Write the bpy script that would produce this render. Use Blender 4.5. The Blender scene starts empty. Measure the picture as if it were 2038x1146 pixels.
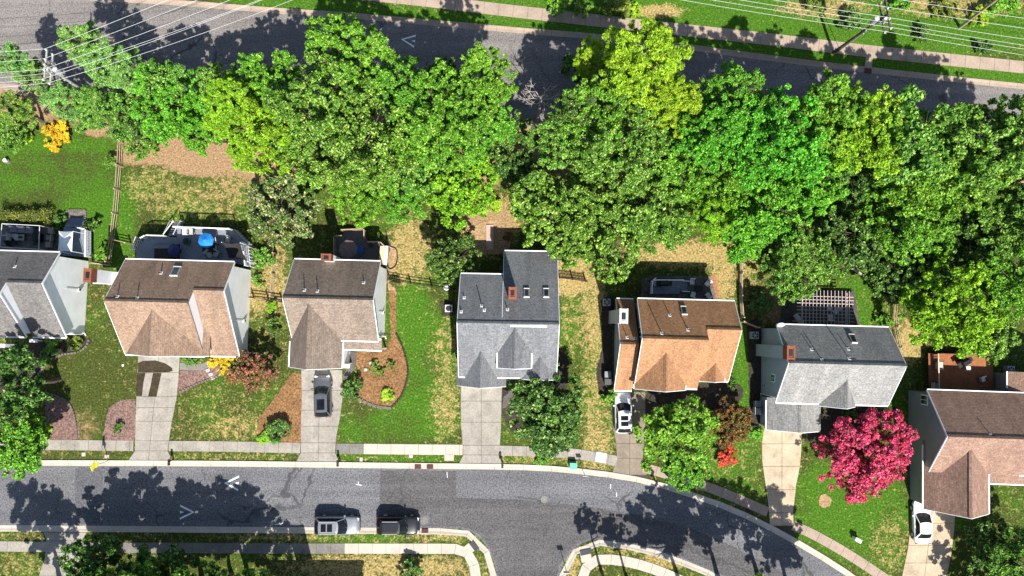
import bpy, math, random
import numpy as np
from mathutils import Vector, Matrix
random.seed(7)
R = math.radians
scene = bpy.context.scene
COL = scene.collection

# ------------------------------------------------------------------ camera
CAM_H, F_PX, TILT = 76.0, 1415.0, math.atan(82.0 / 1415.0)
cam_data = bpy.data.cameras.new('camera')
cam_data.sensor_width = 36.0
cam_data.lens = 36.0 * F_PX / 2038.0
cam_data.clip_start = 0.5
cam_data.clip_end = 3000
cam = bpy.data.objects.new('camera', cam_data)
cam.location = (0, 0, CAM_H)
cam.rotation_euler = (TILT, 0, 0)
COL.objects.link(cam)
scene.camera = cam

# ------------------------------------------------------------------ sky, sun, exposure
SUN_ELEV, SUN_EAST = 51.0, 16.0        # degrees above horizon, degrees east of due south (image down)
world = bpy.data.worlds.new('World')
scene.world = world
world.use_nodes = True
wn = world.node_tree
sky = wn.nodes.new('ShaderNodeTexSky')
sky.sky_type = 'NISHITA'
sky.sun_disc = False
sky.sun_elevation = R(SUN_ELEV)
sky.sun_rotation = R(180 - SUN_EAST)
bg = wn.nodes['Background']
bg.inputs['Strength'].default_value = 0.085
wn.links.new(sky.outputs['Color'], bg.inputs['Color'])
sd = bpy.data.lights.new('sun', 'SUN')
sd.energy = 5.0
sd.angle = R(0.5)
sd.color = (1.0, 0.955, 0.89)
sun = bpy.data.objects.new('sun', sd)
sdir = Vector((math.sin(R(SUN_EAST)) * math.cos(R(SUN_ELEV)), -math.cos(R(SUN_EAST)) * math.cos(R(SUN_ELEV)), math.sin(R(SUN_ELEV))))
sun.rotation_euler = sdir.to_track_quat('Z', 'Y').to_euler()
sun.location = sdir * 150
COL.objects.link(sun)
vs = scene.view_settings
vs.view_transform = 'Standard'
vs.look = 'None'
vs.gamma = 1
vs.use_curve_mapping = False
vs.exposure = 0.95
scene.cycles.max_bounces = 6
scene.cycles.diffuse_bounces = 2
scene.cycles.transparent_max_bounces = 8


# ------------------------------------------------------------------ survey: a spot of the photograph -> a point at height z
def P(u, v, z=0.0):
    xc, yc = (u - 1019.0) / F_PX, (573.0 - v) / F_PX
    dy = yc * math.cos(TILT) + math.sin(TILT)
    dz = yc * math.sin(TILT) - math.cos(TILT)
    t = (z - CAM_H) / dz
    return Vector((xc * t, dy * t, z))


def PXM(z=0.0):            # metres per photo pixel at height z
    return (CAM_H - z) / F_PX


# ------------------------------------------------------------------ materials
MATS = {}


def nt(name):
    m = bpy.data.materials.new(name)
    m.use_nodes = True
    b = m.node_tree.nodes['Principled BSDF']
    MATS[name] = m
    return m, m.node_tree, b


def node(t, typ, **kw):
    n = t.nodes.new(typ)
    for k, v in kw.items():
        if k.startswith('i_'):
            n.inputs[k[2:].replace('_', ' ')].default_value = v
        else:
            setattr(n, k, v)
    return n


def ramp(t, stops, fac=None, interp='LINEAR'):
    n = t.nodes.new('ShaderNodeValToRGB')
    cr = n.color_ramp
    cr.interpolation = interp
    while len(cr.elements) < len(stops):
        cr.elements.new(0.5)
    for e, (p, c) in zip(cr.elements, stops):
        e.position = p
        e.color = (c[0], c[1], c[2], 1) if len(c) == 3 else c
    if fac is not None:
        t.links.new(fac, n.inputs['Fac'])
    return n


def mul(c, k):
    return tuple(min(1.0, x * k) for x in c)


def mixc(t, fac, a, b, mode='MIX'):
    n = t.nodes.new('ShaderNodeMix')
    n.data_type = 'RGBA'
    n.blend_type = mode
    for sock, val in ((n.inputs[0], fac), (n.inputs[6], a), (n.inputs[7], b)):
        if isinstance(val, (int, float)):
            sock.default_value = val
        elif isinstance(val, tuple):
            sock.default_value = (val[0], val[1], val[2], 1)
        else:
            t.links.new(val, sock)
    return n.outputs[2]


def wcoord(t, scale=(1, 1, 1), rot=0.0):
    g = t.nodes.new('ShaderNodeNewGeometry')
    mp = t.nodes.new('ShaderNodeMapping')
    mp.inputs['Scale'].default_value = scale
    mp.inputs['Rotation'].default_value = (0, 0, rot)
    t.links.new(g.outputs['Position'], mp.inputs['Vector'])
    return mp.outputs[0]


def noise(t, vec, scale, detail=3, rough=0.6):
    n = t.nodes.new('ShaderNodeTexNoise')
    n.inputs['Scale'].default_value = scale
    n.inputs['Detail'].default_value = detail
    n.inputs['Roughness'].default_value = rough
    t.links.new(vec, n.inputs['Vector'])
    return n.outputs['Fac']


def bump(t, b, h, strength=0.3, dist=0.02):
    n = t.nodes.new('ShaderNodeBump')
    n.inputs['Strength'].default_value = strength
    n.inputs['Distance'].default_value = dist
    t.links.new(h, n.inputs['Height'])
    t.links.new(n.outputs[0], b.inputs['Normal'])


def plain(name, col, rough=0.6, metal=0.0, var=0.12, scale=3.0, spec=0.3):
    if name in MATS:
        return MATS[name]
    m, t, b = nt(name)
    v = wcoord(t)
    f = noise(t, v, scale, 4)
    r = ramp(t, [(0.3, mul(col, 1 - var)), (0.7, mul(col, 1 + var))], f)
    t.links.new(r.outputs[0], b.inputs['Base Color'])
    b.inputs['Roughness'].default_value = rough
    b.inputs['Metallic'].default_value = metal
    b.inputs['Specular IOR Level'].default_value = spec
    return m


def grainy(name, col, grain=0.35, blotch=0.2, gscale=9.0, bscale=0.35, rough=0.9, bstr=0.3, stain=None, cracks=0.0):
    """stone-like ground surface: fine grain over broad blotches"""
    if name in MATS:
        return MATS[name]
    m, t, b = nt(name)
    v = wcoord(t)
    fine = noise(t, v, gscale, 2, 0.8)
    broad = noise(t, v, bscale, 5, 0.65)
    r1 = ramp(t, [(0.33, mul(col, 1 - grain)), (0.67, mul(col, 1 + grain))], fine)
    r2 = ramp(t, [(0.3, (1 - blotch,) * 3), (0.7, (1 + 0,) * 3)], broad)
    c = mixc(t, 1.0, r1.outputs[0], r2.outputs[0], 'MULTIPLY')
    if stain:
        sn = noise(t, v, 0.8, 6, 0.7)
        sr = ramp(t, [(0.52, (0, 0, 0)), (0.68, (1, 1, 1))], sn)
        c = mixc(t, sr.outputs[0], c, mixc(t, 0.55, c, stain))
    if cracks:
        # tar-filled cracks and drips
        wv = t.nodes.new('ShaderNodeTexVoronoi')
        wv.feature = 'DISTANCE_TO_EDGE'
        wv.inputs['Scale'].default_value = 0.16
        dn = t.nodes.new('ShaderNodeTexNoise')
        dn.inputs['Scale'].default_value = 0.5
        dn.inputs['Detail'].default_value = 4
        t.links.new(v, dn.inputs['Vector'])
        mxv = t.nodes.new('ShaderNodeMix'); mxv.data_type = 'VECTOR'; mxv.inputs[0].default_value = 0.5
        sc_ = t.nodes.new('ShaderNodeVectorMath'); sc_.operation = 'MULTIPLY_ADD'
        sc_.inputs[1].default_value = (3.0, 3.0, 0)
        t.links.new(dn.outputs['Color'], sc_.inputs[0]); t.links.new(v, sc_.inputs[2])
        t.links.new(sc_.outputs[0], wv.inputs['Vector'])
        lr = ramp(t, [(0.006, (1, 1, 1)), (0.012, (0, 0, 0))], wv.outputs['Distance'])
        mk = ramp(t, [(0.46, (0, 0, 0)), (0.56, (1, 1, 1))], noise(t, v, 0.11, 2))
        cm = mixc(t, 1.0, lr.outputs[0], mk.outputs[0], 'MULTIPLY')
        c = mixc(t, mixc(t, 1.0, cm, (cracks,) * 3, 'MULTIPLY'), c, mul(col, 0.35))
        sp = ramp(t, [(0.70, (0, 0, 0)), (0.76, (1, 1, 1))], noise(t, v, 0.9, 2))
        c = mixc(t, mixc(t, 1.0, sp.outputs[0], (cracks * .55,) * 3, 'MULTIPLY'), c, mul(col, 0.5))
        ln_ = ramp(t, [(0.4, (0.9,) * 3), (0.6, (1.08,) * 3)], noise(t, wcoord(t, (0.05, 1.0, 1.0)), 0.8, 3))
        c = mixc(t, 1.0, c, ln_.outputs[0], 'MULTIPLY')
    t.links.new(c, b.inputs['Base Color'])
    b.inputs['Roughness'].default_value = rough
    b.inputs['Specular IOR Level'].default_value = 0.2
    bump(t, b, fine, bstr, 0.015)
    return m


def shingle(name, col, col2, rot=0.0, course=0.28):
    if name in MATS:
        return MATS[name]
    m, t, b = nt(name)
    v = wcoord(t, rot=rot)
    br = t.nodes.new('ShaderNodeTexBrick')
    br.inputs['Scale'].default_value = 1.0
    br.inputs['Brick Width'].default_value = 0.33
    br.inputs['Row Height'].default_value = course * 0.5
    br.inputs['Mortar Size'].default_value = 0.006
    br.inputs['Mortar Smooth'].default_value = 0.4
    br.inputs['Bias'].default_value = 0.0
    br.inputs['Color1'].default_value = (*col, 1)
    br.inputs['Color2'].default_value = (*col2, 1)
    br.inputs['Mortar'].default_value = (*mul(col, 0.45), 1)
    t.links.new(v, br.inputs['Vector'])
    fine = noise(t, v, 6.0, 3, 0.85)
    broad = noise(t, wcoord(t, (1.6, 0.35, 0.35), rot), 0.55, 5, 0.65)
    f1 = ramp(t, [(0.35, (0.62,) * 3), (0.65, (1.32,) * 3)], fine)
    f2 = ramp(t, [(0.3, (0.72, 0.7, 0.69)), (0.7, (1.1, 1.07, 1.03))], broad)
    c = mixc(t, 1.0, br.outputs['Color'], f1.outputs[0], 'MULTIPLY')
    c = mixc(t, 1.0, c, f2.outputs[0], 'MULTIPLY')
    t.links.new(c, b.inputs['Base Color'])
    b.inputs['Roughness'].default_value = 0.95
    b.inputs['Specular IOR Level'].default_value = 0.15
    bump(t, b, fine, 0.35, 0.02)
    return m


def siding(name, col):
    if name in MATS:
        return MATS[name]
    m, t, b = nt(name)
    v = wcoord(t)
    w = t.nodes.new('ShaderNodeTexWave')
    w.wave_type = 'BANDS'
    w.bands_direction = 'Z'
    w.wave_profile = 'SAW'
    w.inputs['Scale'].default_value = 1.6
    w.inputs['Distortion'].default_value = 0.0
    t.links.new(v, w.inputs['Vector'])
    br = noise(t, v, 0.9, 4)
    r = ramp(t, [(0.3, mul(col, 0.9)), (0.7, mul(col, 1.04))], br)
    line = ramp(t, [(0.0, (0.8,) * 3), (0.12, (1, 1, 1))], w.outputs['Fac'])
    c = mixc(t, 1.0, r.outputs[0], line.outputs[0], 'MULTIPLY')
    t.links.new(c, b.inputs['Base Color'])
    b.inputs['Roughness'].default_value = 0.5
    bump(t, b, w.outputs['Fac'], 0.35, 0.02)
    return m


def leafmat(name, stops, trans=0.2, vary=True, broad=(0.78, 1.2), rough=0.55):
    """foliage: each leaf picks its own tone; groups of boughs differ a little"""
    if name in MATS:
        return MATS[name]
    m = bpy.data.materials.new(name)
    m.use_nodes = True
    t = m.node_tree
    t.nodes.remove(t.nodes['Principled BSDF'])
    out = t.nodes['Material Output']
    g = t.nodes.new('ShaderNodeNewGeometry')
    r = ramp(t, stops, g.outputs['Random Per Island'])
    nz = noise(t, wcoord(t), 0.55, 3)
    r2 = ramp(t, [(0.35, (broad[0], broad[0] * 1.0, broad[0] * 0.9)), (0.65, (broad[1], broad[1] * 0.98, broad[1] * 0.85))], nz)
    c = mixc(t, 1.0, r.outputs[0], r2.outputs[0], 'MULTIPLY')
    nz2 = noise(t, wcoord(t), 1.7, 2)
    r3 = ramp(t, [(0.35, (0.7, 0.76, 0.8)), (0.65, (1.28, 1.2, 1.1))], nz2)
    c = mixc(t, 1.0, c, r3.outputs[0], 'MULTIPLY')
    oi = t.nodes.new('ShaderNodeObjectInfo')
    hs = t.nodes.new('ShaderNodeHueSaturation')
    mh = t.nodes.new('ShaderNodeMapRange')
    mh.inputs['To Min'].default_value = 0.486 if vary else 0.497
    mh.inputs['To Max'].default_value = 0.509 if vary else 0.503
    t.links.new(oi.outputs['Random'], mh.inputs['Value'])
    t.links.new(mh.outputs[0], hs.inputs['Hue'])
    hs.inputs['Saturation'].default_value = 0.99
    t.links.new(c, hs.inputs['Color'])
    c = hs.outputs['Color']
    d = t.nodes.new('ShaderNodeBsdfPrincipled')
    d.inputs['Roughness'].default_value = rough
    d.inputs['Specular IOR Level'].default_value = 0.25
    t.links.new(c, d.inputs['Base Color'])
    tr = t.nodes.new('ShaderNodeBsdfTranslucent')
    t.links.new(c, tr.inputs['Color'])
    mx = t.nodes.new('ShaderNodeMixShader')
    mx.inputs[0].default_value = trans
    t.links.new(d.outputs[0], mx.inputs[1])
    t.links.new(tr.outputs[0], mx.inputs[2])
    t.links.new(mx.outputs[0], out.inputs['Surface'])
    MATS[name] = m
    return m


def carpaint(name, col, metal=0.3):
    if name in MATS:
        return MATS[name]
    m, t, b = nt(name)
    f = noise(t, wcoord(t), 2.0, 3)
    r = ramp(t, [(0.3, mul(col, 0.9)), (0.7, mul(col, 1.06))], f)
    t.links.new(r.outputs[0], b.inputs['Base Color'])
    b.inputs['Metallic'].default_value = metal
    b.inputs['Roughness'].default_value = 0.28
    b.inputs['Coat Weight'].default_value = 0.6
    b.inputs['Coat Roughness'].default_value = 0.08
    return m


def glassmat(name='window_glass', col=(0.015, 0.02, 0.025), rough=0.06, spec=0.8):
    if name in MATS:
        return MATS[name]
    m, t, b = nt(name)
    f = noise(t, wcoord(t), 1.2, 2)
    r = ramp(t, [(0.3, mul(col, 0.7)), (0.7, mul(col, 1.5))], f)
    t.links.new(r.outputs[0], b.inputs['Base Color'])
    b.inputs['Roughness'].default_value = rough
    b.inputs['Specular IOR Level'].default_value = spec
    return m


# ------------------------------------------------------------------ mesh helpers
class MB:
    def __init__(s):
        s.v, s.f = [], []

    def add(s, vs_, fs):
        o = len(s.v)
        s.v += [tuple(p) for p in vs_]
        s.f += [tuple(i + o for i in f) for f in fs]
        return s

    def box(s, c, size, rz=0.0, M=None):
        hx, hy, hz = size[0] / 2, size[1] / 2, size[2] / 2
        pts = []
        for dz in (-hz, hz):
            for dx, dy in ((-hx, -hy), (hx, -hy), (hx, hy), (-hx, hy)):
                p = Vector((dx, dy, dz))
                if M is not None:
                    p = M @ p
                elif rz:
                    p = Vector((dx * math.cos(rz) - dy * math.sin(rz), dx * math.sin(rz) + dy * math.cos(rz), dz))
                pts.append(p + Vector(c))
        return s.add(pts, [(3, 2, 1, 0), (4, 5, 6, 7), (0, 1, 5, 4), (1, 2, 6, 5), (2, 3, 7, 6), (3, 0, 4, 7)])

    def bar(s, a, b, w, h):
        """rectangular bar from a to b, w wide (horizontal), h deep"""
        a, b = Vector(a), Vector(b)
        d = b - a
        L = d.length
        d.normalize()
        up = Vector((0, 0, 1)) if abs(d.z) < 0.95 else Vector((0, 1, 0))
        sx = d.cross(up).normalized()
        sz = sx.cross(d).normalized()
        M = Matrix((sx, d, sz)).transposed()
        return s.box((a + b) / 2, (w, L, h), M=M)

    def tube(s, a, b, r0, r1=None, n=8, caps=True):
        r1 = r0 if r1 is None else r1
        a, b = Vector(a), Vector(b)
        d = (b - a).normalized()
        up = Vector((0, 0, 1)) if abs(d.z) < 0.9 else Vector((1, 0, 0))
        x = d.cross(up).normalized()
        y = d.cross(x)
        pts = []
        for c, r in ((a, r0), (b, r1)):
            for i in range(n):
                an = 2 * math.pi * i / n
                pts.append(c + x * math.cos(an) * r + y * math.sin(an) * r)
        fs = [(i, (i + 1) % n, n + (i + 1) % n, n + i) for i in range(n)]
        if caps:
            fs += [tuple(reversed(range(n))), tuple(range(n, 2 * n))]
        return s.add(pts, fs)

    def prism(s, poly, z0, z1):
        n = len(poly)
        area = sum(poly[i][0] * poly[(i + 1) % n][1] - poly[(i + 1) % n][0] * poly[i][1] for i in range(n))
        if area < 0:
            poly = list(reversed(poly))
        pts = [(p[0], p[1], z0) for p in poly] + [(p[0], p[1], z1) for p in poly]
        fs = [tuple(reversed(range(n))), tuple(range(n, 2 * n))]
        fs += [(i, (i + 1) % n, n + (i + 1) % n, n + i) for i in range(n)]
        return s.add(pts, fs)

    def profile_x(s, prof, x0, x1):
        """closed (y,z) outline extruded along x"""
        n = len(prof)
        pts = [(x0, p[0], p[1]) for p in prof] + [(x1, p[0], p[1]) for p in prof]
        fs = [tuple(range(n)), tuple(reversed(range(n, 2 * n)))]
        fs += [((i + 1) % n, i, n + i, n + (i + 1) % n) for i in range(n)]
        return s.add(pts, fs)

    def profile_y(s, prof, y0, y1):
        n = len(prof)
        pts = [(p[0], y0, p[1]) for p in prof] + [(p[0], y1, p[1]) for p in prof]
        fs = [tuple(range(n)), tuple(reversed(range(n, 2 * n)))]
        fs += [((i + 1) % n, i, n + i, n + (i + 1) % n) for i in range(n)]
        return s.add(pts, fs)

    def cone(s, c, r, h, n=8, rot=0.0, sag=0.0):
        c = Vector(c)
        pts = [c + Vector((0, 0, h))]
        for i in range(n):
            a = rot + 2 * math.pi * i / n
            pts.append(c + Vector((math.cos(a) * r, math.sin(a) * r, 0)))
        return s.add(pts, [(0, 1 + i, 1 + (i + 1) % n) for i in range(n)])

    def mesh(s, name, fix=True):
        me = bpy.data.meshes.new(name)
        me.from_pydata(s.v, [], s.f)
        if fix:
            import bmesh
            bm = bmesh.new()
            bm.from_mesh(me)
            bmesh.ops.recalc_face_normals(bm, faces=bm.faces)
            bm.to_mesh(me)
            bm.free()
        me.update()
        return me

    def build(s, name, mat, parent=None, loc=(0, 0, 0), rz=0.0, smooth=False):
        me = s.mesh(name)
        if mat:
            me.materials.append(mat)
        if smooth:
            for p in me.polygons:
                p.use_smooth = True
        return link(name, me, parent, loc, rz)


def link(name, me, parent=None, loc=(0, 0, 0), rz=0.0):
    o = bpy.data.objects.new(name, me)
    o.location = loc
    o.rotation_euler = (0, 0, rz)
    COL.objects.link(o)
    if parent is not None:
        o.parent = parent
    return o


def tag(o, label, cat, group=None):
    o['label'] = label
    o['category'] = cat
    if group:
        o['group'] = group
    return o


def thing(name, label, cat, loc, rz=0.0, group=None):
    o = link(name, None, None, loc, rz)
    return tag(o, label, cat, group)


def struct(o):
    o['kind'] = 'structure'
    return o


def kids(o):
    return [c for c in ALLKIDS.get(o.name, [])]


def copy_tree(o, children):
    """copy of a thing; children: list of (part, [subparts])"""
    c = o.copy()
    COL.objects.link(c)
    for p, subs in children:
        q = p.copy()
        COL.objects.link(q)
        q.parent = c
        for sp in subs:
            r = sp.copy()
            COL.objects.link(r)
            r.parent = q
    return c


def tree_of(root):
    lst = []
    byp = {}
    for o in bpy.data.objects:
        if o.parent is not None:
            byp.setdefault(o.parent.name, []).append(o)
    for p in byp.get(root.name, []):
        lst.append((p, byp.get(p.name, [])))
    return lst


# common materials
M_ASPHALT = grainy('asphalt', (0.13, 0.131, 0.138), 0.5, 0.24, 6.5, 0.16, 0.95, 0.4, cracks=.8)
M_ASPHALT_DARK = grainy('asphalt_newer', (0.092, 0.089, 0.09), 0.5, 0.2, 6.5, 0.25, 0.95, 0.4, cracks=.5)
M_ASPHALT_TOP = grainy('asphalt_upper_road', (0.175, 0.16, 0.15), 0.42, 0.25, 6.5, 0.12, 0.95, 0.4, cracks=.9)
M_CONC = grainy('concrete', (0.31, 0.285, 0.245), 0.18, 0.32, 7, 0.5, 0.9, 0.2, stain=(0.14, 0.125, 0.1))
M_CONC_NEW = grainy('concrete_pale', (0.44, 0.395, 0.33), 0.1, 0.18, 7, 0.5, 0.9, 0.15, stain=(0.3, 0.26, 0.21))
M_CONC_WARM = grainy('concrete_warm', (0.46, 0.37, 0.26), 0.12, 0.3, 7, 0.45, 0.9, 0.15, stain=(0.19, 0.15, 0.1))
M_CONC_OLD = grainy('concrete_weathered', (0.19, 0.18, 0.16), 0.2, 0.3, 7, 0.5, 0.9, 0.2, stain=(0.1, 0.09, 0.08))
M_CONC_PINK = grainy('concrete_pinkish', (0.34, 0.265, 0.205), 0.14, 0.2, 7, 0.5, 0.9, 0.15, stain=(0.2, 0.16, 0.12))
M_JOINT = grainy('joint_dirt', (0.07, 0.06, 0.045), 0.3, 0.2)
M_PAINT = grainy('road_paint', (0.74, 0.76, 0.78), 0.08, 0.12, 9, 1.5, 0.7, 0.1)
M_WHITE = plain('white_trim', (0.8, 0.8, 0.79), 0.5, var=0.04)
M_SIDING_W = siding('white_siding', (0.93, 0.94, 0.95))
M_SIDING_G = siding('grey_blue_siding', (0.36, 0.41, 0.47))
M_SIDING_D = siding('dark_grey_siding', (0.24, 0.245, 0.255))
M_SIDING_B = siding('beige_siding', (0.42, 0.43, 0.44))
M_BRICK = grainy('red_brick', (0.25, 0.085, 0.048), 0.3, 0.3, 9, 1.2)
M_BLACK = plain('black_metal', (0.012, 0.012, 0.013), 0.5, var=0.2)
M_DARK = plain('dark_plastic', (0.02, 0.02, 0.022), 0.6, var=0.2)
M_GREYMET = plain('grey_metal', (0.42, 0.43, 0.45), 0.45, 0.4, 0.1)
M_PALEGREY = plain('pale_grey_plastic', (0.5, 0.51, 0.51), 0.6, var=0.08)
M_GLASS = glassmat()
M_WOOD_G = plain('weathered_wood', (0.36, 0.27, 0.18), 0.85, var=0.35, scale=6)
M_WOOD_D = plain('dark_stained_wood', (0.035, 0.028, 0.022), 0.8, var=0.3, scale=6)
M_WOOD_B = plain('brown_stained_wood', (0.36, 0.13, 0.045), 0.7, var=0.3, scale=6)
M_DECK_G = grainy('grey_deck', (0.19, 0.215, 0.25), 0.2, 0.25, 6, 0.8)
M_DECK_D = grainy('dark_grey_deck', (0.13, 0.125, 0.125), 0.2, 0.3, 6, 0.8)
M_DECK_B = grainy('red_brown_deck', (0.29, 0.115, 0.05), 0.22, 0.3, 6, 0.8)
M_MULCH_O = grainy('orange_mulch', (0.22, 0.12, 0.052), 0.55, 0.4, 5, 0.7, 1.0, 0.8)
M_MULCH_P = grainy('pinkish_mulch', (0.20, 0.125, 0.105), 0.55, 0.4, 5, 0.7, 1.0, 0.8)
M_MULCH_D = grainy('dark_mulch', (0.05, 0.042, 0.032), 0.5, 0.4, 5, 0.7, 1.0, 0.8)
M_MULCH_T = grainy('tan_pine_straw', (0.34, 0.23, 0.12), 0.4, 0.35, 5, 0.7, 1.0, 0.8)
M_STONE = grainy('edging_stone', (0.16, 0.14, 0.12), 0.35, 0.3, 6, 2)
M_PAVER = grainy('patio_pavers', (0.15, 0.135, 0.12), 0.35, 0.35, 4, 0.8)
M_RUST = grainy('rusty_iron', (0.17, 0.055, 0.035), 0.3, 0.3, 8, 2)
M_IRON = grainy('cast_iron', (0.045, 0.045, 0.05), 0.25, 0.2, 8, 2)
M_BARK = grainy('bark', (0.11, 0.085, 0.06), 0.4, 0.3, 6, 1.0)
M_DEADWOOD = grainy('bare_bark', (0.42, 0.38, 0.33), 0.25, 0.2, 6, 1.0)
M_POLE = grainy('pole_wood', (0.10, 0.085, 0.065), 0.35, 0.3, 5, 1.0)
M_POLE_PALE = grainy('pale_pole_wood', (0.33, 0.34, 0.3), 0.25, 0.2, 5, 1.0)
M_WIRE = plain('aluminium_wire', (0.55, 0.55, 0.55), 0.5, 0.2, 0.05)

# foliage tones
LEAF = {
    'green': leafmat('leaf_green', [(0.0, (0.035, 0.14, 0.01)), (0.5, (0.105, 0.32, 0.018)), (0.85, (0.21, 0.46, 0.04)), (1.0, (0.36, 0.56, 0.12))]),
    'mid': leafmat('leaf_mid', [(0.0, (0.03, 0.11, 0.012)), (0.5, (0.10, 0.27, 0.024)), (0.8, (0.23, 0.43, 0.06)), (1.0, (0.42, 0.56, 0.18))]),
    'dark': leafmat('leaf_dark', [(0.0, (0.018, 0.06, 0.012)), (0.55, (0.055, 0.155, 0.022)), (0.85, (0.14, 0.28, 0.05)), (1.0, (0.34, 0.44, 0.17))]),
    'bright': leafmat('leaf_bright', [(0.0, (0.04, 0.19, 0.01)), (0.5, (0.095, 0.37, 0.018)), (0.85, (0.17, 0.50, 0.035)), (1.0, (0.28, 0.56, 0.09))]),
    'lime': leafmat('leaf_lime', [(0.0, (0.07, 0.21, 0.008)), (0.5, (0.19, 0.43, 0.014)), (1.0, (0.36, 0.58, 0.04))]),
    'yellow_green': leafmat('leaf_yellow_green', [(0.0, (0.10, 0.24, 0.008)), (0.5, (0.25, 0.47, 0.014)), (1.0, (0.46, 0.6, 0.05))]),
    'pine': leafmat('leaf_pine', [(0.0, (0.05, 0.17, 0.03)), (0.5, (0.15, 0.36, 0.07)), (1.0, (0.36, 0.56, 0.18))]),
    'olive': leafmat('leaf_olive', [(0.0, (0.04, 0.085, 0.012)), (0.5, (0.13, 0.21, 0.025)), (1.0, (0.32, 0.35, 0.07))]),
    'yellow': leafmat('leaf_yellow', [(0.0, (0.30, 0.20, 0.008)), (0.5, (0.62, 0.40, 0.01)), (1.0, (0.75, 0.58, 0.03))]),
    'magenta': leafmat('blossom_magenta', [(0.0, (0.03, 0.05, 0.012)), (0.16, (0.05, 0.06, 0.012)), (0.24, (0.42, 0.012, 0.07)), (0.6, (0.70, 0.03, 0.15)), (1.0, (0.88, 0.17, 0.32))], trans=0.2, vary=False),
    'pink': leafmat('blossom_pink', [(0.0, (0.05, 0.09, 0.015)), (0.55, (0.10, 0.14, 0.03)), (0.65, (0.42, 0.09, 0.09)), (1.0, (0.65, 0.26, 0.2))], trans=0.2),
    'white_blossom': leafmat('blossom_white', [(0.0, (0.03, 0.09, 0.012)), (0.6, (0.11, 0.21, 0.03)), (0.7, (0.24, 0.23, 0.10)), (0.88, (0.38, 0.31, 0.21)), (1.0, (0.55, 0.46, 0.37))], trans=0.15),
    'red': leafmat('leaf_red', [(0.0, (0.25, 0.03, 0.012)), (0.5, (0.6, 0.06, 0.025)), (1.0, (0.75, 0.16, 0.08))]),
    'maroon': leafmat('leaf_maroon', [(0.0, (0.06, 0.03, 0.012)), (0.4, (0.16, 0.07, 0.03)), (0.7, (0.32, 0.13, 0.05)), (0.8, (0.14, 0.2, 0.03)), (1.0, (0.26, 0.30, 0.05))]),
    'hedge': leafmat('leaf_hedge', [(0.0, (0.06, 0.08, 0.015)), (0.5, (0.15, 0.19, 0.03)), (1.0, (0.32, 0.34, 0.09))]),
}

# ================================================================== THE SETTING
def proj(x, y, z=0.0):
    """ground point -> photo survey coordinates (numpy)"""
    dz = z - CAM_H
    c, s_ = math.cos(TILT), math.sin(TILT)
    yc = y * c + dz * s_
    zc = -y * s_ + dz * c
    return 1019.0 + F_PX * x / (-zc), 573.0 - F_PX * yc / (-zc)


def axis(lo, hi, step, far):
    a = list(np.arange(lo, hi + 1e-6, step))
    return np.array([-f for f in far[::-1]] + a + list(far))


gx = axis(-62, 62, 0.45, [75, 100, 160, 300, 700])
gy = axis(-34, 46, 0.45, [60, 90, 160, 300, 700])
GX, GY = np.meshgrid(gx, gy)
nx, ny = len(gx), len(gy)
U, V = proj(GX, GY)
rng = np.random.default_rng(3)


def soft(cu, cv, ru, rv, edge=0.35):
    d = np.sqrt(((U - cu) / ru) ** 2 + ((V - cv) / rv) ** 2)
    return np.clip((1 + edge - d) / (2 * edge), 0, 1)


# lawn condition: lush (green vividness), dry (straw), soil (bare earth)
lush = np.full(U.shape, 0.35)
dry = np.full(U.shape, 0.25)
soil = np.zeros(U.shape)


def put(arr, cu, cv, ru, rv, val, edge=0.35):
    w = soft(cu, cv, ru, rv, edge)
    arr[...] = arr * (1 - w) + val * w


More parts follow.
